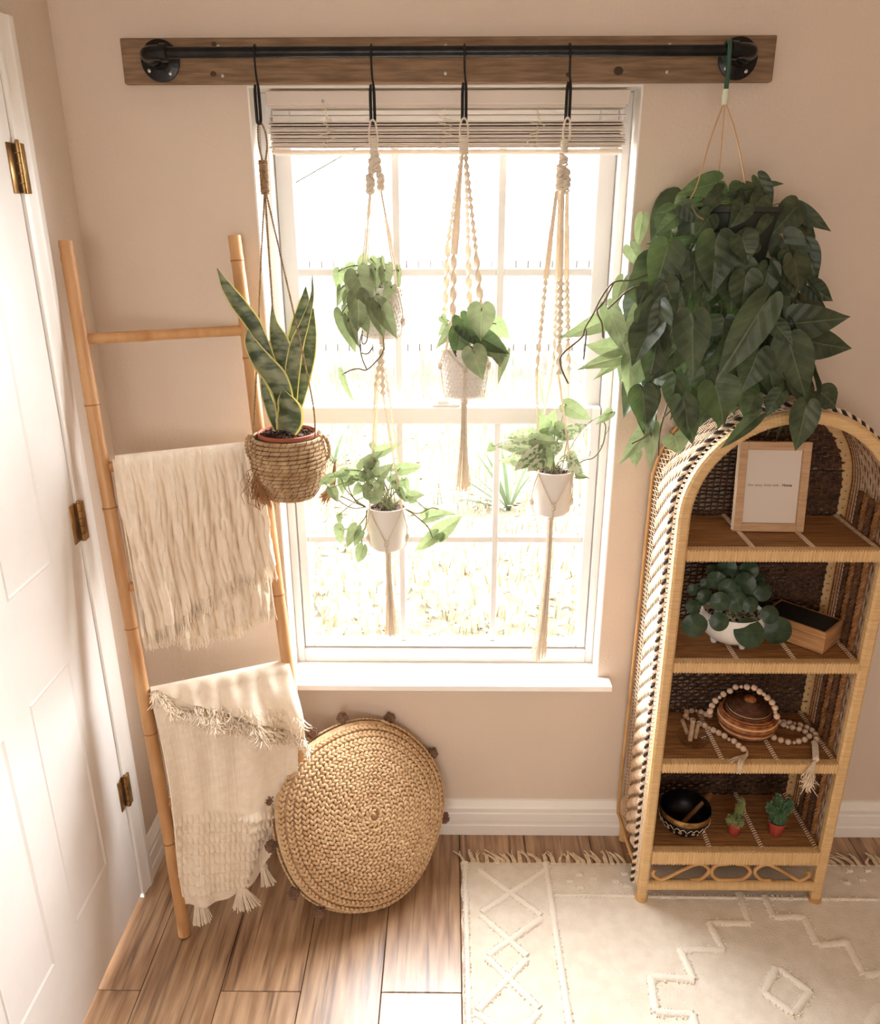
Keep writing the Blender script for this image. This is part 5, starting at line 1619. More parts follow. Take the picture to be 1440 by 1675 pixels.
# back panel: a close random basket weave
bw = MB()
xb0, xb1 = SX0+.002, SX1-.002
nz_ = 118
for i in range(nz_):
    z = .10+i*(1.36-.10)/nz_
    if z > CZS:
        hwid = math.sqrt(max(.0004, RS**2-(z-CZS)**2))
        a, b = CXS-hwid+.004, CXS+hwid-.004
    else: a, b = xb0, xb1
    n = max(4, int((b-a)/.0075))
    xx = np.linspace(a, b, n)
    bw.tube([(x, SYB-.004+.0038*math.sin(x*PI/.016+PI*(i % 2)+.35*math.sin(i*.9)), z+.0012*math.sin(x*90+i)) for x in xx], .0050, 4, flat=.55)
obj('back_weave', bw, M_WICKB, sh_t, kind='stuff')
sk = MB()
for k in range(30):
    x = xb0+.008+k*.0160
    zt = CZS+math.sqrt(max(0, RS**2-(x-CXS)**2))
    sk.tube([(x, SYB-.004, .09), (x, SYB-.004, zt-.004)], .0024, 5)
obj('back_stake', sk, M_WICKD, sh_t, kind='stuff')
for k in range(9):   # pale crossing canes of the back
    z = .30+.13*k
    d = MB().tube([(SX0+.01, SYB-.010, z), (SX0+.10, SYB-.011, z+.055)], .0017, 5)
    d.tube([(SX0+.01, SYB-.010, z+.06), (SX0+.09, SYB-.011, z+.0)], .0017, 5)
    obj('cross_cane', d, M_SLAT, sh_t, kind='stuff')
# shelves
SZ = (1.052, .757, .463, .180)
for si, z in enumerate(SZ):
    fr_ = MB()
    fr_.obox((CXS, SYF, z-.014 if si < 3 else z-.022), (RS-PW, 0, 0), (0, .011, 0), (0, 0, .0150 if si < 3 else .0225))
    rl_ = obj('front_rail', fr_, M_RATTANX, sh_t, bevel=.004, smooth=False, bseg=2)
    wrp = MB()
    for k in range(62):
        x = SX0+PW+.004+k*(2*RS-2*PW-.008)/61
        hz = .0158 if si < 3 else .0232
        zc = z-.014 if si < 3 else z-.022
        wrp.obox((x, SYF, zc), (.0026, 0, 0), (0, .0117, 0), (0, 0, hz-.001))
    obj('cane_wrapping', wrp, M_RATTANX, rl_, kind='stuff', smooth=False, bevel=.0008)
    sl_ = MB()
    n = 25
    for k in range(n):
        y = SYF+.014+(SYB-SYF-.026)*(k+.5)/n
        sl_.tube([(SX0+.002, y, z-.0065+random.uniform(-.0006, .0006)), (SX1-.002, y, z-.0065+random.uniform(-.0006, .0006))], .0050, 7)
    obj('shelf_canes', sl_, M_SLAT, sh_t, kind='stuff')
    for f in (.36, .655, .985):
        X = SX0+(SX1-SX0)*f+(-.012 if f > .9 else 0)
        cw = MB()
        n2 = 26
        for k in range(n2):
            y = SYF+.006+(SYB-SYF-.012)*(k+.5)/n2
            cw.tube([(X-.0055, y-.0028, z-.0018), (X-.003, y-.0014, z+.0002), (X+.003, y+.0014, z+.0002), (X+.0055, y+.0028, z-.0018)], .0019, 5)
        obj('binding_cord', cw, M_LIGHTC if f < .9 else M_WICK, sh_t, kind='stuff')
# scrolls and lower rail
obj('bottom_rail', MB().tube([(SX0+.008, SYF, .058), (SX1-.008, SYF, .058)], .0150, 12), M_RATTANX, sh_t)
zs0, zs1 = .076, .130
zc_ = (zs0+zs1)/2; rr_ = (zs1-zs0)/2
def scroll(pts): obj('scroll', MB().tube(smooth(pts, 6), .0052, 8), M_RAW, sh_t)
xw = SX1-SX0
fx = lambda f: SX0+xw*f
scroll([(fx(.06), SYF, zc_+.006), (fx(.05), SYF, zc_-.01), (fx(.09), SYF, zs0), (fx(.13), SYF, zs0+.004), (fx(.22), SYF, zc_+.006), (fx(.31), SYF, zs1), (fx(.37), SYF, zc_+.005), (fx(.33), SYF, zs0+.002), (fx(.27), SYF, zs0-.001)])
scroll([(fx(.47), SYF, zs1), (fx(.41), SYF, zs1-.004), (fx(.385), SYF, zc_), (fx(.42), SYF, zs0+.002), (fx(.50), SYF, zs0-.001), (fx(.57), SYF, zs0+.003), (fx(.605), SYF, zc_), (fx(.57), SYF, zs1-.004), (fx(.52), SYF, zs1)])
scroll([(fx(.93), SYF, zc_+.006), (fx(.945), SYF, zc_-.01), (fx(.905), SYF, zs0), (fx(.87), SYF, zs0+.004), (fx(.78), SYF, zc_+.006), (fx(.69), SYF, zs1), (fx(.63), SYF, zc_+.005), (fx(.67), SYF, zs0+.002), (fx(.73), SYF, zs0-.001)])

# ================================================================ things on the shelves
def on(px, py, z): return at(px, py, Z=z)
Z1, Z2, Z3, Z4 = [z+.0004 for z in SZ]
# picture frame, leaning back
bl0, br0 = on(1200, 869, Z1), on(1315, 871, Z1)
ex = nz(br0-bl0); wf = np.linalg.norm(br0-bl0)
up = nz(np.array([0, 0, 1.0])+np.array([-ex[1], ex[0], 0])*.14)
nf = nz(np.cross(ex, up))
if nf[1] > 0: nf = -nf
yt = min(np.linspace(.1, .35, 200), key=lambda h_: abs((lambda c: 837.5+F*np.dot(c, -_u2)/np.dot(c, _f))(bl0+ex*wf*.5+up*h_-CAM)-723))
hf = yt
pfm = thing('picture_frame', (bl0+br0)/2, 'light wooden picture frame with a white print leaning on the top shelf', 'picture frame')
fb, ft = .019, .020
def fbx(a0, a1, b0, b1, t0, t1):
    return MB().obox(bl0+ex*(a0+a1)/2+up*(b0+b1)/2-nf*(t0+t1)/2, ex*(a1-a0)/2, up*(b1-b0)/2, nf*(t1-t0)/2)
for a in ((0, fb, 0, hf), (wf-fb, wf, 0, hf), (fb, wf-fb, 0, fb*1.05), (fb, wf-fb, hf-fb*1.05, hf)):
    obj('moulding', fbx(*a, 0, ft), M_OAK, pfm, bevel=.0012, smooth=False)
obj('lit_side_edge', fbx(-.0008, .0, .0008, hf-.0008, .0008, ft-.0008), M_OAKLIT, pfm, smooth=False)  # paler strip painting the window light along this edge
obj('backing', fbx(fb*.5, wf-fb*.5, fb*.5, hf-fb*.5, ft-.004, ft-.0005), M_OAK, pfm, smooth=False)
pr_ = obj('print', fbx(fb-.001, wf-fb+.001, fb-.001, hf-fb+.001, .009, .010), M_PAPER, pfm, smooth=False)
def words(txt, a, b, size, m, par, bold=False):
    cu = bpy.data.curves.new('lettering', 'FONT')
    cu.body = txt; cu.size = size; cu.align_x = 'LEFT'
    cu.offset = .00022 if bold else .00004
    tmp = bpy.data.objects.new('tmp', cu); COL.objects.link(tmp)
    bpy.context.view_layer.update()
    me = bpy.data.meshes.new_from_object(tmp.evaluated_get(bpy.context.evaluated_depsgraph_get()))
    wd = max(v.co.x for v in me.vertices)
    bpy.data.objects.remove(tmp)
    me.materials.append(m)
    o_ = bl0+ex*a+up*b-nf*.0088
    M = Matrix(((ex[0], up[0], nf[0], o_[0]), (ex[1], up[1], nf[1], o_[1]), (ex[2], up[2], nf[2], o_[2]), (0, 0, 0, 1)))
    inst('lettering', me, M, par)
    return wd
ww = words('Our story, living with -', fb+.0075, hf*.505, .0085, M_INK, pr_)
words('Home', fb+.0075+ww+.003, hf*.505, .0091, M_INKD, pr_, True)
# leaf-framed easel back
obj('easel', fbx(wf*.42, wf*.58, .0, hf*.5, ft, ft+.003), M_OAK, pfm, smooth=False)

# pilea in a footed white pot
cp_ = on(1197, 1056, Z2); cp_[1] += .02
PLT = thing('potted_pilea', (cp_[0], cp_[1], Z2), 'bushy plant with round coin leaves in a white footed pot on the second shelf', 'potted plant')
rb = 51*mm(at(1196, 1030, Y=cp_[1]))
prof = [(.001, .012), (rb*.40, .012), (rb*.66, .019), (rb*.86, .033), (rb*.97, .052), (rb, .068), (rb*.97, .084), (rb*.93, .092), (rb*.90, .090), (rb*.90, .080), (.001, .080)]
obj('pot', MB().lathe(prof, (cp_[0], cp_[1], Z2), 40), M_POTW, PLT)
for k in range(3):
    a = -PI/2+.55+k*2*PI/3
    obj('foot', MB().lathe([(.001, 0), (.0062, 0), (.0085, .006), (.0105, .018), (.001, .019)], (cp_[0]+rb*.5*math.cos(a), cp_[1]+rb*.5*math.sin(a), Z2), 14), M_POTW, PLT)
sb = MB()
for k in range(60):
    a, r_ = random.random()*2*PI, rb*.84*math.sqrt(random.random())
    sb.ball((cp_[0]+r_*math.cos(a), cp_[1]+r_*math.sin(a), Z2+.082), random.uniform(.002, .005), 6, 4, jit=.3)
obj('soil', sb, M_SOIL, PLT)
def round_leaf(name):
    mb = MB()
    R = []
    for u in (.02, .3, .6, .85, 1):
        R.append([(u*.5*math.sin(a), .16+u*.5*math.cos(a)*1.02, -.10*u*u+.02*math.sin(3*a)*u) for a in np.linspace(0, 2*PI, 26, endpoint=False)])
    mb.loft(R, False, False)
    mb.f.append(tuple(range(26))); mb.m.append(0)
    me = _mesh(name, mb, L_PIL, (0, 0, 0), 80, 0); me['w'] = 1.0
    return me
LV['pil'] = [round_leaf('leaf') for _ in range(2)]
st = MB()
pil = [(270, 895, 150, -.075), (560, 845, 115, -.082), (920, 970, 182, -.085), (570, 612, 118, -.07), (1250, 960, 172, -.055), (1150, 760, 112, -.05), (640, 200, 112, .0), (900, 230, 112, .0), (520, 365, 115, -.03),
       (400, 400, 74, -.02), (250, 470, 72, -.02), (385, 540, 84, -.04), (250, 665, 88, -.05), (650, 440, 104, -.05), (850, 390, 128, -.035), (1065, 490, 112, -.03), (775, 610, 122, -.065), (925, 645, 94, -.07),
       (760, 300, 110, .01), (1000, 350, 90, .02), (480, 250, 80, .02), (720, 500, 100, -.05), (340, 600, 70, -.03), (960, 500, 100, -.045)]
for x, y, r, dy in pil:
    c = at(1100+x/7.2, 900+y/7.2, Y=cp_[1]+dy)
    rt = np.array([cp_[0]+random.uniform(-.02, .02), cp_[1]+random.uniform(-.02, .02), Z2+.08])
    a = math.atan2(c[2]-rt[2], c[0]-rt[0]) + random.uniform(-.3, .3)
    e = nz(_r2*math.cos(a)+_u2*math.sin(a))
    rad = r/7.2*mm(c)
    B = c-e*rad*.32
    put_leaf(PLT, 'pil', B, B+e*rad*2.0, rad*2.0, random.uniform(-.35, .35))
    md = (rt+B)/2+np.array([0, 0, .02])
    st.tube(smooth([rt, md, B-nz(CAM-B)*.004], 4), .0011, 5)
obj('stems', st, M_STEM, PLT)

# wooden box with a dark lid, set cornerwise
b_f = on(1348, 1082, Z2); b_f[1] = max(b_f[1], SYF+.02); b_f[2] = Z2
bo = thing('wooden_box', b_f+np.array([-.02, .07, 0]), 'small wooden box with a dark lid turned cornerwise on the second shelf', 'box')
hb = .062
# edges of the box from its front corner: one to the left back, one to the right back
hb = .058
zt_b = Z2+hb
tf_, tr_, tl_ = at(1352, 1037, Z=zt_b), at(1395, 1014, Z=zt_b), at(1294, 1018, Z=zt_b)
d1 = nz((tl_-tf_)*[1, 1, 0]); d2 = nz((tr_-tf_)*[1, 1, 0])
d2 = nz(np.array([-d1[1], d1[0], 0])*(1 if np.dot([-d1[1], d1[0], 0], d2) > 0 else -1)*.7+d2*.3)
d1 = nz(np.array([-d2[1], d2[0], 0])*(1 if np.dot([-d2[1], d2[0], 0], d1) > 0 else -1))
b_f = np.array([tf_[0], max(tf_[1], SYF+.016), Z2])
L1, L2 = .160, .100
cb_ = b_f+d1*L1/2+d2*L2/2
bx = MB().obox(cb_+[0, 0, hb*.5*.70], d1*L1/2, d2*L2/2, np.array([0, 0, hb*.70/2]))
obj('body', bx, M_BOXW, bo, bevel=.0012, smooth=False)
lid = MB()
zt0 = Z2+hb*.70+.0012
for c, a, b in ((d2*(-L2/2+.003), L1/2, .003), (d2*(L2/2-.003), L1/2, .003)):
    lid.obox(cb_*[1, 1, 0]+[0, 0, zt0+hb*.15]+c, d1*a, d2*b, np.array([0, 0, hb*.15]))
for c, a, b in ((d1*(-L1/2+.003), .003, L2/2-.006), (d1*(L1/2-.003), .003, L2/2-.006)):
    lid.obox(cb_*[1, 1, 0]+[0, 0, zt0+hb*.15]+c, d1*a, d2*b, np.array([0, 0, hb*.15]))
obj('lid_frame', lid, M_BOXW, bo, bevel=.0008, smooth=False)
obj('lid_top', MB().obox(cb_*[1, 1, 0]+[0, 0, zt0+hb*.29], d1*(L1/2-.0062), d2*(L2/2-.0062), np.array([0, 0, hb*.012])), M_BOXD, bo, smooth=False)

# lidded woven basket
cj = on(1216, 1188, Z3); cj[1] = SYF+.132
jb = thing('lidded_basket', (cj[0], cj[1], Z3), 'round coiled basket with a knobbed lid on the third shelf', 'basket')
rj = 46*mm(at(1216, 1165, Y=cj[1]))
mb, mdk, mlt = MB(), MB(), MB()
nrw = 15
for k in range(nrw):
    t = (k+.5)/nrw
    r_ = rj*(.62+.38*math.sin(PI*(.04+.86*t))**.75)*(1 if t < .8 else 1-.35*((t-.8)/.2)**1.6)
    ring = [(cj[0]+r_*math.cos(a), cj[1]+r_*math.sin(a), Z3+.003+.074*t) for a in np.linspace(0, 2*PI, 44, endpoint=False)]
    (mdk if k in (0, 1, 6, 13) else mlt if k in (4, 9) else mb).tube(ring, .0028, 6, closed=True)
mb.lathe([(.001, 0), (rj*.7, .001), (rj*.95, .035), (rj*.7, .070), (.001, .072)], (cj[0], cj[1], Z3+.002), 30)
obj('coil_wall', mb, M_COIL, jb); obj('dark_coil', mdk, M_COILD, jb); obj('pale_coil', mlt, M_COILL, jb)
ld = MB()
for k in range(9):
    r_ = rj*.72*(1-k/10.5)
    ld.tube([(cj[0]+r_*math.cos(a), cj[1]+r_*math.sin(a), Z3+.076+.0024*k) for a in np.linspace(0, 2*PI, 40, endpoint=False)], .0026, 6, closed=True)
ld.lathe([(rj*.70, 0), (rj*.4, .014), (.001, .022)], (cj[0], cj[1], Z3+.074), 30, cap=False)
lo_ = obj('lid', ld, M_COILD, jb)
obj('lid_edge', MB().tube([(cj[0]+rj*.735*math.cos(a), cj[1]+rj*.735*math.sin(a), Z3+.0745) for a in np.linspace(0, 2*PI, 48, endpoint=False)], .0013, 6, closed=True), M_COILL, lo_)
obj('knob', MB().lathe([(.001, 0), (.014, 0), (.016, .004), (.0145, .010), (.010, .013), (.001, .014)], (cj[0], cj[1], Z3+.093), 24), M_COIL, lo_)

# glass dish with incense sticks
cd_ = on(1133, 1216, Z3)
gd = thing('glass_dish', (cd_[0], cd_[1], Z3), 'small clear glass dish holding pale wood sticks at the left of the third shelf', 'dish')
rg = 26*mm(cd_)
mb = MB().lathe([(.001, .0), (rg*.55, .0), (rg*.85, .008), (rg, .022), (rg*1.0, .024), (rg*.93, .022), (rg*.8, .010), (rg*.5, .004), (.001, .004)], (cd_[0], cd_[1], Z3), 36)
obj('bowl', mb, M_DISH, gd)
for i, (x0_, y0_, x1_, y1_, r_) in enumerate(((390, 890, 435, 620, .0052), (460, 860, 505, 660, .0042), (360, 800, 290, 620, .0048))):
    a = at(1080+x0_/8, 1100+y0_/8, Z=Z3+.012); b = at(1080+x1_/8, 1100+y1_/8, Y=a[1]+.012)
    s = MB().obox((a+b)/2, nz(b-a)*np.linalg.norm(b-a)/2, nz(np.cross(b-a, [0, 1, 0]))*r_, np.array([0, r_*.8, 0]))
    obj('wood_stick', s, M_STICK, gd, bevel=.001, smooth=False)

# wooden bead garland over the basket
gar = thing('bead_garland', at(1310, 1215, Z=Z3), 'pale wooden bead garland with tassels draped over the lidded basket', 'garland')
b1 = [(1090, 1000), (1030, 955), (970, 900), (905, 875, 1), (845, 830), (770, 790), (700, 755), (645, 725, 1), (590, 695), (515, 668), (430, 628), (370, 605, 1), (340, 570), (350, 515), (412, 500), (475, 500, 1), (535, 515), (600, 545), (652, 560)]
b2 = [(655, 505), (680, 435), (725, 370), (780, 325, 1), (830, 285), (915, 240), (990, 190), (1065, 185, 1), (1140, 190), (1235, 200), (1305, 250), (1360, 285, 1)]
b3 = [(215, 345), (280, 410), (320, 485), (325, 545, 1), (345, 600)]
b4 = [(375, 670), (435, 712), (490, 745, 1), (560, 750), (650, 772), (735, 812), (790, 872), (725, 920), (645, 940), (580, 960, 1), (500, 950), (400, 925), (305, 890), (230, 822), (262, 735)]
b5 = [(440, 682), (520, 690), (590, 702, 1), (665, 720), (755, 752), (830, 795), (875, 850), (885, 910), (860, 965)]
pos = []
for q, sc_, oy_, ox_, mode in ((b1, 8, 1100, 1080, 's'), (b2, 8, 1100, 1080, 'b'), (b3, 8.376, 1100, 1230, 'd'), (b4, 8.376, 1100, 1230, 's'), (b5, 8.376, 1100, 1230, 's')):
    for i, e in enumerate(q):
        px, py = ox_+e[0]/sc_, oy_+e[1]/sc_
        small = len(e) > 2
        r_ = .0050 if small else .0081
        if mode == 's': p = at(px, py, Z=Z3+r_)
        elif mode == 'b':
            f = i/(len(q)-1)
            p = at(px, py, Y=cj[1]-rj*.8*abs(2*f-1)**1.5-.004+.022*(1-abs(2*f-1)))
        else:
            f = i/(len(q)-1)
            p = at(px, py, Y=cj[1]-rj*.55-.03*f)
        p[1] = max(p[1], SYF+.004)
        pos.append((p, r_))
bm_ = MB().ball((0, 0, 0), 1.0, 14, 10)
bme = _mesh('bead', bm_, M_BEAD, (0, 0, 0), 80, 0)
for p, r_ in pos:
    inst('bead', bme, Matrix.Translation(Vector(p)) @ Matrix.Scale(r_, 4), gar)
obj('string', MB().tube([p for p, _ in pos[:len(b1)]], .0009, 5), M_JUTE, gar)
def jt(pts, n, spread, par):
    mb = MB()
    for k in range(n):
        q = [np.asarray(p)+rng.normal(0, 1, 3)*spread*(.15+i)/len(pts) for i, p in enumerate(pts)]
        for x in q: x[2] = max(x[2], Z3+.001) if x[1] > SYF-.008 else x[2]
        mb.tube(smooth(q, 3), .0011, 4)
    obj('tassel', mb, M_FRINGE, par)
jt([at(1222, 1226, Z=Z3+.006), at(1222, 1234, Z=Z3+.004), at(1205, 1240, Z=Z3+.003), at(1196, 1246, Z=Z3+.003)], 14, .004, gar)
jt([at(1222, 1226, Z=Z3+.006), at(1222, 1236, Z=Z3+.004), at(1211, 1248, Y=SYF-.014), at(1209, 1262, Y=SYF-.016)], 14, .005, gar)
neck = MB()
n0, n1 = at(1230+868/8.376, 1100+985/8.376, Z=Z3+.008), at(1230+880/8.376, 1100+1195/8.376, Y=SYF-.006)
n1[2] = max(n1[2], Z3+.004)
neck.tube([n0, n1], .0068, 12)
for k in range(9):
    c = n0+(n1-n0)*(k+.5)/9
    d = nz(n1-n0); e1 = nz(np.cross(d, [0, 0, 1])); e2 = np.cross(d, e1)
    neck.tube([c+(e1*math.cos(a)+e2*math.sin(a))*.0068 for a in np.linspace(0, 2*PI, 12, endpoint=False)], .0013, 5, closed=True)
obj('wrapped_neck', neck, M_COTTON, gar)
jt([n1, at(1328, 1256, Y=SYF-.018), at(1322, 1272, Y=SYF-.020), at(1320+4, 1288, Y=SYF-.020)], 60, .012, gar)

# singing bowl and mallet
cb2 = on(1120, 1358, Z4); cb2[1] = SYF+.085; cb2[0] = at(1119, 1340, Y=cb2[1])[0]
rb2 = 41*mm(at(1119, 1320, Y=cb2[1]))
sbw = thing('singing_bowl', (cb2[0], cb2[1], Z4), 'black singing bowl with an engraved gold rim on the lowest shelf', 'bowl')
prof = [(.001, 0), (rb2*.55, 0), (rb2*.80, .010), (rb2*.96, .030), (rb2, .048), (rb2*.99, .070), (rb2*.955, .070), (rb2*.95, .048), (rb2*.88, .028), (rb2*.55, .008), (.001, .007)]
obj('body', MB().lathe(prof, (cb2[0], cb2[1], Z4), 44), M_BOWL, sbw)
obj('gold_band', MB().lathe([(rb2*1.004, .052), (rb2*1.012, .055), (rb2*1.008, .066), (rb2*.995, .0685)], (cb2[0], cb2[1], Z4), 44, cap=False), M_GOLD, sbw)
en = MB()
for k in range(12):
    a = 2*PI*k/12-PI/2+.1
    def ep(da, z): 
        r_ = np.interp(z, [.010, .030, .048], [rb2*.80, rb2*.96, rb2])*1.008
        return (cb2[0]+r_*math.cos(a+da), cb2[1]+r_*math.sin(a+da), Z4+z)
    en.tube([ep(-.24, .018), ep(-.23, .036), ep(-.12, .044), ep(0, .038), ep(.12, .044), ep(.23, .036), ep(.24, .018)], .0008, 4)
    en.tube([ep(.055*math.cos(t), .030+.0045*math.sin(t)) for t in np.linspace(0, 2*PI, 9, endpoint=False)], .0008, 4, closed=True)
obj('engraving', en, M_LIGHTC, sbw)
m0 = np.array([cb2[0]-.012, cb2[1]-.02, Z4+.022])
m1 = at(1164, 1298, Y=cb2[1]+.055)
ml = MB().tube([m0, m0+(m1-m0)*.2, m0+(m1-m0)*.72, m0+(m1-m0)*.78, m0+(m1-m0)*.97, m1], [.0062, .0068, .0058, .0102, .0108, .007], 12)
obj('mallet', ml, M_MALLET, loc=m0, label='wooden mallet resting in the black singing bowl', cat='mallet')

# two cacti in little terracotta pots
def cactus_pot(px, py, rp_, lab):
    c = on(px, py, Z4); c[1] = max(c[1], SYF+.06)
    t_ = thing('potted_cactus', (c[0], c[1], Z4), lab, 'cactus', 'cacti in small red pots')
    h_ = .043
    obj('pot', MB().lathe([(.001, 0), (rp_*.70, 0), (rp_*.92, h_*.78), (rp_*1.02, h_*.79), (rp_*1.04, h_), (rp_*.94, h_), (rp_*.9, h_*.88), (.001, h_*.88)], (c[0], c[1], Z4), 26), M_TERRAD, t_)
    sb = MB()
    for k in range(26):
        a, r_ = random.random()*2*PI, rp_*.8*math.sqrt(random.random())
        sb.ball((c[0]+r_*math.cos(a), c[1]+r_*math.sin(a), Z4+h_*.9), random.uniform(.002, .003), 6, 4, jit=.3)
    obj('soil', sb, M_SOIL, t_)
    return t_, c, Z4+h_*.9
def lobe(par, c, ax, rad, m, name='stem', ribs=11, spines=70):
    ax = np.asarray(ax, float); L = np.linalg.norm(ax); z = ax/L
    x = nz(np.cross(z, [0.3, 1, 0])); y = np.cross(z, x)
    R = []
    for i in range(12):
        t = i/11
        r_ = rad*max(.05, math.sin(PI*(.10+.88*t))**.6)
        R.append([np.asarray(c)+z*L*t+(x*math.cos(a)+y*math.sin(a))*r_*(1+.10*math.cos(ribs*a)) for a in np.linspace(0, 2*PI, 44, endpoint=False)])
    o = obj(name, MB().loft(R), m, par)
    sp = MB()
    for k in range(spines):
        t, a = random.random(), 2*PI*random.randint(0, ribs-1)/ribs
        r_ = rad*max(.05, math.sin(PI*(.10+.88*t))**.6)*1.08
        d = x*math.cos(a)+y*math.sin(a)
        p0 = np.asarray(c)+z*L*t+d*r_
        for q in range(2):
            e = nz(d+rng.normal(0, 1, 3)*.5)*.004
            sp.add([p0-z*.0004, p0+z*.0004, p0+e], [(0, 1, 2)])
    obj('spines', sp, M_SPINE, o, kind='stuff', smooth=False)
t_, c, z = cactus_pot(1200, 1362, .0205, 'small clustered yellow-green cactus in a red pot beside the singing bowl')
lobe(t_, [c[0]+.004, c[1]+.004, z-.006], [.010, .0, .082], .0115, M_CACT2)
lobe(t_, [c[0]-.012, c[1]-.004, z-.006], [-.004, -.002, .034], .0120, M_CACT2)
lobe(t_, [c[0]+.006, c[1]-.010, z-.006], [.004, -.004, .030], .0100, M_CACT2)
lobe(t_, [c[0]-.002, c[1]-.013, z-.006], [.0, -.003, .022], .0090, M_CACT2)
t_, c, z = cactus_pot(1269, 1364, .0225, 'small branching blue-green cactus in a red pot, right of the clustered cactus')
lobe(t_, [c[0], c[1], z-.006], [.0, .0, .048], .0215, M_CACT, ribs=13)
lobe(t_, [c[0]-.012, c[1], z+.024], [-.020, -.004, .046], .0135, M_CACT)
lobe(t_, [c[0]+.012, c[1], z+.026], [.016, -.002, .052], .0140, M_CACT)
lobe(t_, [c[0]-.002, c[1]+.006, z+.030], [-.003, .004, .058], .0120, M_CACT)

# ================================================================ rug
RX0, RX1, RY0, RY1 = .038, 1.95, -.128, -1.75
RT = .0075
rug = thing('area_rug', ((RX0+RX1)/2, (RY0+RY1)/2, 0), 'cream woven rug with raised tufted diamonds and a fringe along the back edge', 'rug')
nx, ny = 120, 100
X_g, Y_g = np.meshgrid(np.linspace(RX0, RX1, nx), np.linspace(RY0, RY1, ny), indexing='ij')
Zg = RT+.0006*np.sin(X_g*40+3*np.sin(Y_g*11))+.0005*np.sin(Y_g*55)
edge = np.minimum.reduce([X_g-RX0, RX1-X_g, RY0-Y_g, Y_g-RY1])
Zg = np.where(edge < 1e-6, .002, Zg)
Xe = X_g+np.where(X_g <= RX0+1e-6, .003*np.sin(Y_g*60), 0)
P = np.stack([Xe, Y_g, Zg], 2)
mb = MB().grid(P)
obj('pile', mb, M_RUG, rug, smooth=60)
rpx = lambda x, y: at(720+x/2, 1350+y/2, Z=RT)
def tuft_line(pts, hw=.0105, hh=.0055, name='tufted_line', closed=False):
    q = resample(np.array(pts), .009)
    t, _, _ = frames(q)
    R = []
    prof = [(-1, -.3), (-.8, .45), (-.35, .9), (.1, 1), (.5, .85), (.85, .4), (1, -.3)]
    for i in range(len(q)):
        o_ = nz([-t[i][1], t[i][0], 0])
        k = 1+.13*random.uniform(-1, 1)
        R.append([q[i]+o_*a*hw*(k+.06*random.uniform(-1, 1))+np.array([0, 0, b*hh*(k+.1*random.uniform(-1, 1))]) for a, b in prof])
    mb = MB().loft(R, False, True)
    for i in range(0, len(q)):
        o_ = nz([-t[i][1], t[i][0], 0])
        for s in (-1, 1):
            if random.random() < .7:
                p = q[i]+o_*s*hw*.85+t[i]*random.uniform(-.004, .004)
                mb.tube([p+[0, 0, .002], p+o_*s*random.uniform(.002, .005)+[0, 0, random.uniform(.0, .004)]], .0022, 4)
    obj(name, mb, M_TUFT, rug, smooth=70)
def ext(pts): return [rpx(*p) for p in pts]
xL, xR = rpx(86, 300)[0], rpx(372, 300)[0]
tuft_line([(xL, RY0-.006, RT), (xL, RY1+.01, RT)], .007, .005)
tuft_line([(xR, RY0-.006, RT), (xR, RY1+.01, RT)], .009, .006)
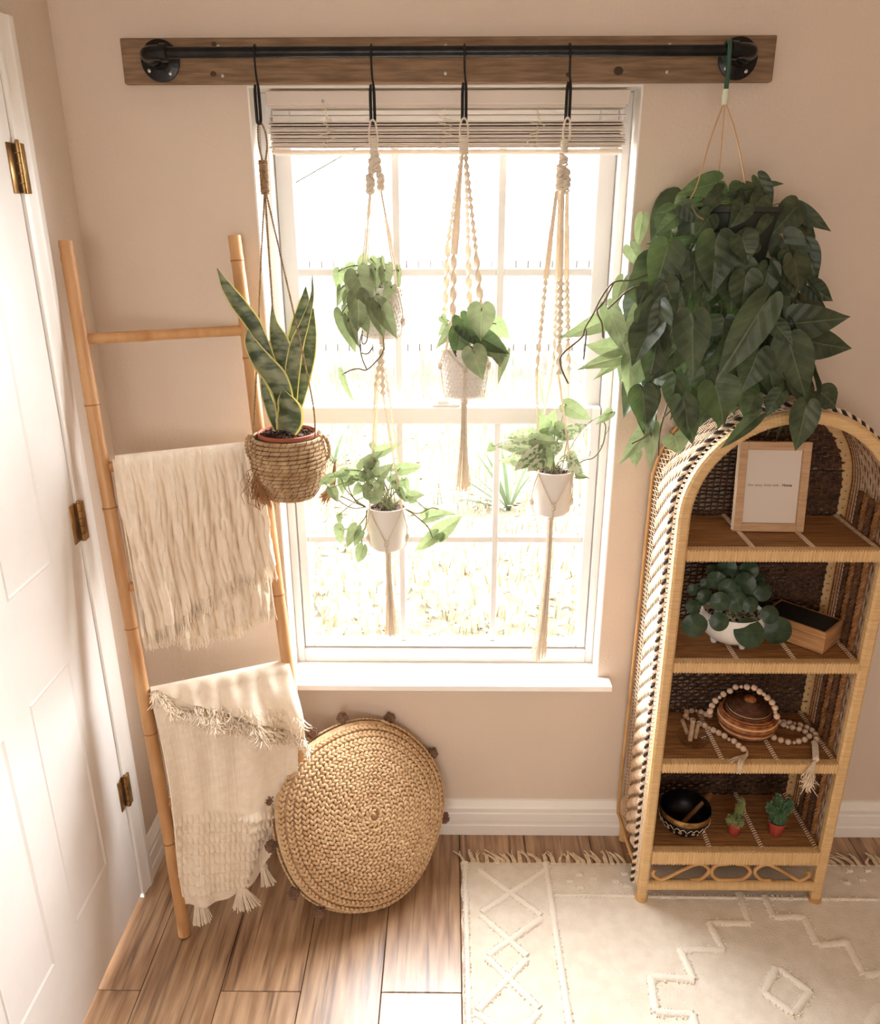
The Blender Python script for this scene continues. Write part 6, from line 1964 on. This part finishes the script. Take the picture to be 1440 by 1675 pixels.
# zig-zags of the border: two lines crossing to make the diamonds
yv = [rpx(220, 140)[1], rpx(220, 288)[1], rpx(220, 432)[1], rpx(220, 600)[1]]
xa, xb = rpx(120, 290)[0], rpx(342, 290)[0]
per = [rpx(120, 140)[1], rpx(120, 290)[1]]
za = [rpx(120, 140), rpx(338, 300), rpx(150, 430), rpx(330, 605)]
zb = [rpx(350, 140), rpx(128, 290), rpx(290, 432), rpx(118, 612)]
dy = (za[3][1]-za[1][1])
xlo, xhi = (za[0][0]+za[2][0])/2, (zb[0][0]+zb[2][0])/2
for k, (A_, side) in enumerate(((za, 1), (zb, -1))):
    pts = [np.array(p) for p in A_]
    y = pts[-1][1]
    s = side
    stp = abs(pts[3][1]-pts[2][1])
    while y > RY1+.05:
        y2 = max(y-stp, RY1+.02)
        pts.append(np.array([(xlo if s > 0 else xhi), y2, RT]))
        y = y2; s = -s
    for a, b in zip(pts[:-1], pts[1:]):
        a = np.array([a[0], a[1], RT]); b = np.array([b[0], b[1], RT])
        tuft_line([a+(b-a)*.03, b-(b-a)*.03], .0095, .0052)
tuft_line([rpx(375, 228), rpx(640, 233), (RX1-.05, rpx(640, 233)[1]-.01, RT)], .005, .004)
for a, b in ((425, 185), (455, 163), (502, 178), (458, 206), (575, 184), (610, 200), (605, 160), (1340, 150), (1400, 150), (1380, 180), (1330, 190)):
    p = rpx(a, b)
    tuft_line([p-[.009, 0, 0], p+[.009, .001, 0]], .006, .005)
for pts in ([(980, 222), (1012, 320), (882, 318), (928, 408), (786, 406), (830, 505), (690, 495), (706, 612), (826, 620)],
            [(1062, 232), (1092, 300), (1192, 300), (1236, 390), (1332, 384), (1388, 488), (1470, 482), (1540, 590), (1640, 590)],
            [(1100, 470), (1060, 548), (1158, 616), (1212, 545), (1112, 470)]):
    q = ext(pts)
    for a, b in zip(q[:-1], q[1:]):
        tuft_line([a, b], .0110, .0060)
for pts in ([(1440, 590), (1380, 700)], [(826, 620), (860, 740), (700, 740)], [(1640, 590), (1700, 700)]):
    q = ext(pts)
    for a, b in zip(q[:-1], q[1:]): tuft_line([a, b], .0110, .0060)
# fringe, knotted tassels along the back edge
X = RX0+.004
while X < 1.62:
    mb = MB()
    n = random.choice([2, 3, 3, 4])
    sw = random.uniform(-.035, .02)
    for k in range(n):
        x0 = X+.0035*k
        l = random.uniform(.035, .062)
        e = np.array([x0+sw+random.uniform(-.012, .012), RY0+l*.8, .0028])
        q = smooth([(x0, RY0-.008, RT-.001), (x0, RY0+.004, .0062), (x0+sw*.5, RY0+l*.45, .0045+.004*random.random()), e], 4)
        mb.tube(q, np.linspace(.0036, .0016, len(q)), 6)
    obj('fringe_tassel', mb, M_FRINGE, rug)
    X += random.uniform(.014, .030)
